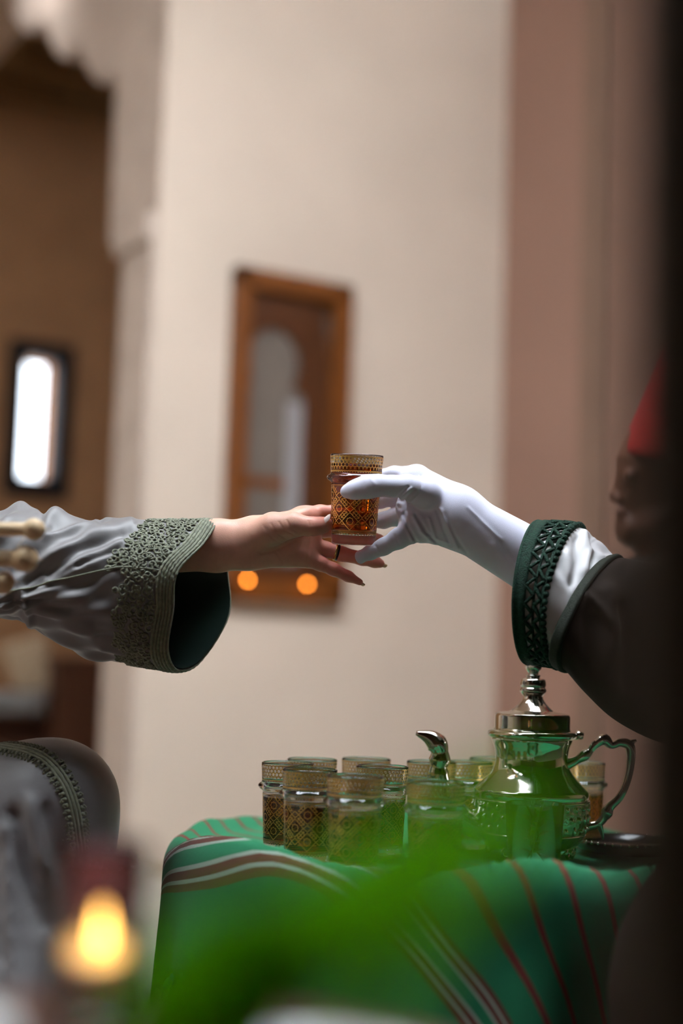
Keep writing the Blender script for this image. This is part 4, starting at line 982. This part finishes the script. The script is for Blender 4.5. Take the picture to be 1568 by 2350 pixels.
for a, b in ((-.0, 1.28), (1.92, 2.12), (2.66, 2.86)): 
    o = cpart('woven_strip', *strip(a, b, .0022)); md = o.modifiers.new('t', 'SOLIDIFY'); md.thickness = .0022; md.offset = 1
cpart('edge_cord', *tube(c2w(wsl(np.full(180, .02), va, .0030)), .0026, 8, True))
mb = MB(); nz = 26
for k in range(nz):
    v0 = k/nz
    for ua, ub, w_ in ((1.24, 1.96, .0021), (2.08, 2.70, .0023)):
        for va_, vb_ in ((v0, v0+.5/nz), (v0+1/nz, v0+.5/nz)):
            q = np.linspace(0, 1, 5); L = wsl(ua+(ub-ua)*q, va_+(vb_-va_)*q, .0030); mb.add(*tube(c2w(L), w_, 6))
        q = np.linspace(0, 1, 4); L = wsl(np.full(4, ub), v0+(.18+.64*q)/nz, .003)
mb.build('zigzag_lattice', M['crochet'], cuff)
mb = MB()
for k in range(64):
    c = c2w(wsl(np.array([2.95]), np.array([k/64]), .0030))[0]; mb.add(*blob(c, .0036, 8, 6))
V = np.concatenate(mb.V)-ps; o = link('scallop_edge', mesh('scallop_edge', V, mb.F), M['crochet'], cuff); o['kind'] = 'stuff'
# brown outer sleeve
c2_ = [loopsec((1408, 1283), (1296, 1415), (1291, 1526), (1400, 1420), 1.635, 1.535, 1.60, 1.72),
       loopsec((1428, 1280), (1316, 1425), (1318, 1545), (1425, 1425), 1.64, 1.53, 1.60, 1.73),
       loopsec((1460, 1285), (1352, 1445), (1362, 1596), (1462, 1440), 1.66, 1.535, 1.61, 1.75),
       loopsec((1500, 1290), (1410, 1470), (1425, 1655), (1510, 1460), 1.70, 1.55, 1.63, 1.80),
       loopsec((1560, 1300), (1490, 1490), (1520, 1702), (1580, 1480), 1.78, 1.60, 1.68, 1.90),
       loopsec((1640, 1310), (1600, 1490), (1620, 1720), (1680, 1480), 1.90, 1.70, 1.78, 2.04)]
BS = dens(np.array(c2_), 90, 110); bn_ = norms(BS); bsg = np.sign(np.sum(bn_*(BS-BS.mean(1, keepdims=True)), 2).mean()); bn_ *= bsg
bx_ = BS[..., 0]/BS[..., 2]*FPX+CX; by_ = CY-BS[..., 1]/BS[..., 2]*FPX; dsp = np.zeros(bx_.shape)
for pts, amp, wd in (([(1345, 1365), (1375, 1400), (1395, 1430)], .004, 8), ([(1395, 1360), (1410, 1440), (1390, 1520)], .006, 22), ([(1350, 1420), (1352, 1480), (1362, 1540)], -.005, 18), ([(1430, 1400), (1450, 1500), (1440, 1600)], -.006, 22), ([(1380, 1560), (1440, 1600), (1520, 1660)], .005, 18)):
    dsp += amp*np.exp(-(curve_dist(bx_, by_, pts)/wd)**2)
bs = obj('outer_sleeve', c2w((BS+bn_*dsp[..., None]).reshape(-1, 3)), gridF(90, 110, False, True), M['brownrobe'], serv)
md = bs.modifiers.new('t', 'SOLIDIFY'); md.thickness = .003; md.offset = -1
M['cuffbraid'] = mat('dark_olive_braid', (.014, .020, .012), .7, spec=.25, bump=.6, bscale=800, var=.3, vscale=250)
BR2 = dens(np.array(c2_), 200, 160); b2n = norms(BR2); b2n *= np.sign(np.sum(b2n*(BR2-BR2.mean(1, keepdims=True)), 2).mean())
for k in range(5): obj('sleeve_braid', *tube(c2w(BR2[k*6]+b2n[k*6]*.0016), .0034, 8, True), M['cuffbraid'], bs)
sm_ = cr(np.array([camp(1352, 1366, 1.545), camp(1372, 1385, 1.545), camp(1396, 1414, 1.55)]), 12); 
# torso and skirt of the robe
def f_robe(P):
    pel = np.array([.86, 2.0, .22]); ch = np.array([.64, 2.12, .60])
    d = cone(P, pel, ch, .19, .15, (1, .9, 1))
    sh_ = W(1600, 1420, 1.98); d = smin(d, cone(P, ch+np.array([.0, .0, .06]), sh_, .10, .10), .08)
    d = smin(d, cone(P, sh_, W(1560, 1470, 1.85), .085, .07), .05)
    kn = np.array([.372, 1.13, .375]); d = smin(d, cone(P, pel, kn, .15, .140), .06)
    d = smin(d, cone(P, kn+np.array([.0, .0, -.03]), np.array([.375, 1.11, .02]), .140, .175), .06)
    col_ = W(1470, 1330, 2.06); d = smin(d, cone(P, col_, ch+np.array([.0, .0, .12]), .035, .06), .03)
    a = np.arctan2(P[:, 1]-1.2, P[:, 0]-.45); d = d-.008*np.sin(a*11+P[:, 2]*4)*sm(-P[:, 2], -.35, -.1)
    return d
sdf_obj('robe', f_robe, (.12, .85, .0), (1.08, 2.40, .95), .011, M['brownrobe'], serv, False)
HD = 2.10
def K(px, py, cm): return camp(px, py, HD+cm/100)
def rk(v): return v*HD/FPX
def f_head(P):
    d = cone(P, K(1545, 1055, 0), K(1590, 1050, 0), rk(118), rk(118), (1, 1, 1.30))
    d = smin(d, cone(P, K(1500, 1130, 0), K(1560, 1140, 0), rk(74), rk(80), (1, 1, 1.2)), .03)
    d = smin(d, cone(P, K(1447, 1055, 0), K(1447, 1085, 0), rk(20), rk(16), (1, 1, .45)), .016)
    d = smin(d, cone(P, K(1432, 1085, 0), K(1413, 1140, 0), rk(8), rk(13)), .008)
    d = smin(d, cone(P, K(1424, 1146, -.9), K(1424, 1146, .9), rk(8), rk(8)), .008)
    d = smin(d, cone(P, K(1428, 1176, -1.6), K(1428, 1176, 1.6), rk(11), rk(11)), .007)
    d = smin(d, cone(P, K(1430, 1191, -1.4), K(1430, 1191, 1.4), rk(10), rk(10)), .006)
    d = smin(d, cone(P, K(1446, 1222, -1), K(1446, 1222, 1), rk(22), rk(22)), .016)
    for s in (-1, 1):
        d = smin(d, cone(P, K(1446, 1218, s*1), K(1560, 1190, s*5.2), rk(20), rk(24)), .02)
        d = smin(d, cone(P, K(1452, 1092, s*3.1), K(1458, 1092, s*3.1), rk(15), rk(15)), .006)
        d = smin(d, cone(P, K(1572, 1085, s*7.4), K(1568, 1135, s*7.2), rk(20), rk(12), (1, 1, 1.6)), .006)
    d = smin(d, cone(P, K(1545, 1210, 0), K(1570, 1370, 0), rk(82), rk(92)), .03)
    return d
a_1, a_2 = camp(1380, 1420, HD), camp(1760, 900, HD)
hdm = sdf_obj('body', f_head, np.minimum(a_1, a_2)-np.array([.01, .01, .13]), np.maximum(a_1, a_2)+np.array([.01, .01, .13]), .0042, M['darkskin'], serv)
# red hat with tassel
hb = W(1590, 1064, HD); hax = W(1590+66, 1064-260, HD)-hb; HL = 262*HD/FPX; hax /= np.linalg.norm(hax)
q_ = Vector((0, 0, 1)).rotation_difference(Vector(hax)).to_matrix(); Rm = np.array(q_)
prf = [(.100, -.012), (.1035, -.008), (.1035, .0), (.1025, .01)]+[(.1025-.026*k/8, .01+(HL-.014)*k/8) for k in range(1, 9)]+[(.073, HL), (.05, HL+.002), (0, HL+.002)]
V, F = lathe(prf, 48); hat = obj('red_hat', np.array(V) @ Rm.T+hb, F, M['fez'], serv); hat['label'] = 'tapering red felt hat'
tp = np.array([[0, 0, HL+.003], [.03, 0, HL+.008], [.075, .01, HL-.004], [.094, .014, HL-.05], [.104, .016, HL-.10]]); tp = cr(tp, 20)
obj('hat_tassel', *tube(tp @ Rm.T+hb, np.linspace(.002, .006, 20), 8), M['hair'], hat)

#@@FRONT
# ------------------------------------------------------------------ near things, out of focus
# dark post close to the lens
pz = W(1452, 1175, .36); e = W(1900, 1175, .36)
mb = MB(); V = []
xs0, xs1 = pz[0], e[0]
pr = [(xs0+.004, .355), (xs0, .359), (xs0, .376), (xs0+.004, .38), (xs1, .38), (xs1, .355)]
top_shift = .0
tl = (W(1508, 0, .46)-W(1486, 2350, .46)); 
n = len(pr); V = []
for z in (0, .25, .45, .62, .85, 1.3, 2.74):
    V += [(x+(z-.62)*.0, y, z) for x, y in pr]
F = gridF(7, n, False, True)+[tuple(range(n))[::-1], tuple(range(6*n, 7*n))]
tag(obj('dark_post', V, F, M['post'], smooth=False), 'dark brown wooden post standing close to the lens along the right edge', 'post')
# front table with plates, candle and potted plant
FT = .452
t = thing('front_table', 'low wooden table in front holding the candle glass and plates', 'table', (-.10, .52, 0))
V, F = lathe([(0, FT-.025), (.208, FT-.025), (.215, FT-.018), (.215, FT-.006), (.209, FT), (0, FT)], 56); obj('table_top', np.array(V)+np.array([-.10, .52, 0]), F, M['darkwood'], t); sharp(bpy.data.objects['table_top.001'])
for k in range(3):
    a = .5+k*2.094; p = np.array([-.10+.14*math.cos(a), .52+.15*math.sin(a), 0]); obj('leg', *tube(np.array([p, p+Z*.2, p+Z*(FT-.025)]), [.016, .013, .018], 10), M['darkwood'], t)
def plate(label, c, R, name='china_plate'):
    V, F = lathe([(0, .004), (R*.55, .004), (R*.62, .006), (R*.97, .0175), (R, .0185), (R*1.0, .0205), (R*.96, .0200), (R*.6, .0085), (0, .0075)], 48)
    return tag(obj(name, np.array(V)+np.asarray(c), F, M['china']), label, 'plate', 'white plates on the front table')
plate('white plate with its far rim showing at the bottom centre', (-.002, .538, FT), .043)
plate('white plate at the lower left corner, left of the candle glass', (-.165, .572, FT), .044)
# candle glass
cg = onz(215, 2395, FT); cg = W(215, 2300, .655); cg[2] = FT
t = thing('candle_glass', 'small clear glass holding a lit tealight at lower left', 'candle', tuple(cg))
V, F = lathe([(0, 0), (.0195, 0), (.0205, .002), (.0230, .078), (.0226, .0788), (.0219, .078), (.0193, .007), (.017, .005), (0, .0045)], 40); obj('holder', np.array(V)+cg, F, M['glass'], t)
wz = .025
V, F = lathe([(0, .0055), (.0165, .0055), (.0168, .007), (.0168, wz), (.0162, wz+.001), (.0155, wz-.001), (0, wz-.002)], 32); obj('wax', np.array(V)+cg, F, M['wax'], t)
fl = W(230, 2182, .655); fl[0] = cg[0]+.0026; fl[1] = cg[1]
obj('wick', *tube(np.array([cg+Z*(wz-.002)+np.array([.0026, 0, 0]), fl-Z*.004]), .0007, 6), M['hair'], t)
V, F = lathe([(0, -.006), (.0022, -.004), (.0033, 0), (.0030, .004), (.0017, .009), (.0004, .0135), (0, .014)], 20); obj('flame', np.array(V)+fl, F, emit('candle_flame', (1, .50, .11), 25), t)
# potted plant: broad leaves close to the lens
pp = np.array([-.075, .365, FT])
t = thing('potted_plant', 'broad-leaved green plant very close to the lens along the bottom', 'plant', tuple(pp))
V, F = lathe([(0, 0), (.026, 0), (.027, .002), (.034, .032), (.036, .032), (.036, .038), (.033, .038), (.032, .034), (0, .033)], 36); pt = obj('pot', np.array(V)+pp, F, M['terracotta'], t)
V, F = lathe([(.0325, .0335), (.02, .036), (0, .037)], 24); obj('soil', np.array(V)+pp, F, M['soil'], t)
def big_leaf(left, right, d0, d1, cup=.010, name='leaf'):
    """a leaf between two outlines, from its base depth to its tip depth"""
    n, m_ = 26, 11
    Lp = cr(np.array(left, float), n); Rp = cr(np.array(right, float), n); dd = np.linspace(d0, d1, n); V = []; mid = []
    for i in range(n):
        a, b = W(*Lp[i], dd[i]-.004), W(*Rp[i], dd[i]+.012)
        for j in range(m_):
            q = j/(m_-1); p = a+(b-a)*q; v = p-MCN[:3, 3]; v /= np.linalg.norm(v)
            V.append(p+v*(cup*4*q*(1-q)*math.sin(PI*i/(n-1))+.0015*math.sin(9*i/n*2+6*abs(q-.5))))
        mid.append(V[-6])
    o = obj(name, V, gridF(n, m_), M['leaf'], t); md = o.modifiers.new('t', 'SOLIDIFY'); md.thickness = .0006
    obj('midrib', *tube(np.array(mid), np.linspace(.0013, .0004, n), 6), M['leaf'], o)
    obj('stalk', *tube(cr(np.array([pp+Z*.034+np.array([random.uniform(-.008, .008), random.uniform(-.006, .006), 0]), (pp+Z*.045+mid[0])/2, mid[0]]), 12), .0014, 7), M['leaf'], t)
    return o
big_leaf([(560, 2560), (490, 2420), (500, 2250), (560, 2130), (640, 2055), (740, 1985), (860, 1905), (1000, 1862), (1150, 1842), (1275, 1866)],
         [(580, 2560), (620, 2440), (680, 2340), (740, 2275), (830, 2215), (910, 2150), (1000, 2060), (1085, 2000), (1175, 1948), (1285, 1872)], .375, .415)
big_leaf([(400, 2600), (270, 2480), (255, 2370), (300, 2240), (385, 2150), (450, 2100), (525, 2070), (615, 2050)],
         [(470, 2570), (590, 2450), (660, 2350), (695, 2260), (700, 2185), (690, 2125), (668, 2080), (625, 2052)], .365, .395, .008)
big_leaf([(740, 2600), (800, 2400), (860, 2200), (940, 2000), (1020, 1870), (1120, 1790), (1240, 1765)],
         [(760, 2600), (850, 2420), (980, 2230), (1090, 2080), (1190, 1980), (1250, 1880), (1262, 1775)], .30, .315, .006)
# turned rods poking in at the left edge
rk_ = W(-150, 1290, 1.42)
t = thing('turned_rod_rack', 'three pale knobbed rods tied with a thin cord, blurred at the left edge', 'rack', tuple(rk_))
ends = []
for (x0, y0, x1, y1, r1, r0) in ((-430, 1208, 104, 1216, 26, 16), (-430, 1270, 88, 1284, 31, 20), (-430, 1332, 34, 1338, 27, 19)):
    d_ = 1.37; p0, p1 = W(x0, y0, d_), W(x1, y1, d_); L = np.linalg.norm(p1-p0); u = np.linspace(0, 1, 40); s = (1-u)*L/(d_/FPX)
    rr = np.where(s < r1*1.9, np.sqrt(np.maximum(0, r1**2-(s-r1*.95)**2)), 0); rr = np.maximum(rr, np.where(s > r1*1.3, r0, 0)); rr[-1] = 2
    Pq = p0+(p1-p0)*u[:, None]; Pq = np.concatenate([Pq[:20], p0+(p1-p0)*np.linspace(u[20], 1.02, 60)[:, None]]); 
    s = np.linalg.norm(Pq-p1, axis=1)*np.sign((p1-Pq) @ (p1-p0))/(d_/FPX); rr = np.sqrt(np.maximum(0, r1**2-(s-r1)**2)); rr = np.maximum(rr, np.where(s > r1, r0, 1))
    obj('rod', *tube(Pq, rr*d_/FPX, 14), M['rod'], t); ends.append((x1, y1))
up_ = W(-430, 1270, 1.37); obj('upright', *tube(np.array([up_*[1, 1, 0]+Z*.0085, up_*[1, 1, 0]+Z*.05, up_, up_+Z*.05, up_+Z*.065]), [.05, .014, .013, .016, .004], 14), M['rod'], t)
obj('cord', *tube(cr(np.array([W(62, 1228, 1.392), W(45, 1250, 1.385), W(25, 1300, 1.385), W(-20, 1345, 1.39), W(-60, 1370, 1.4)]), 16), .0007, 6), M['dust'], t)
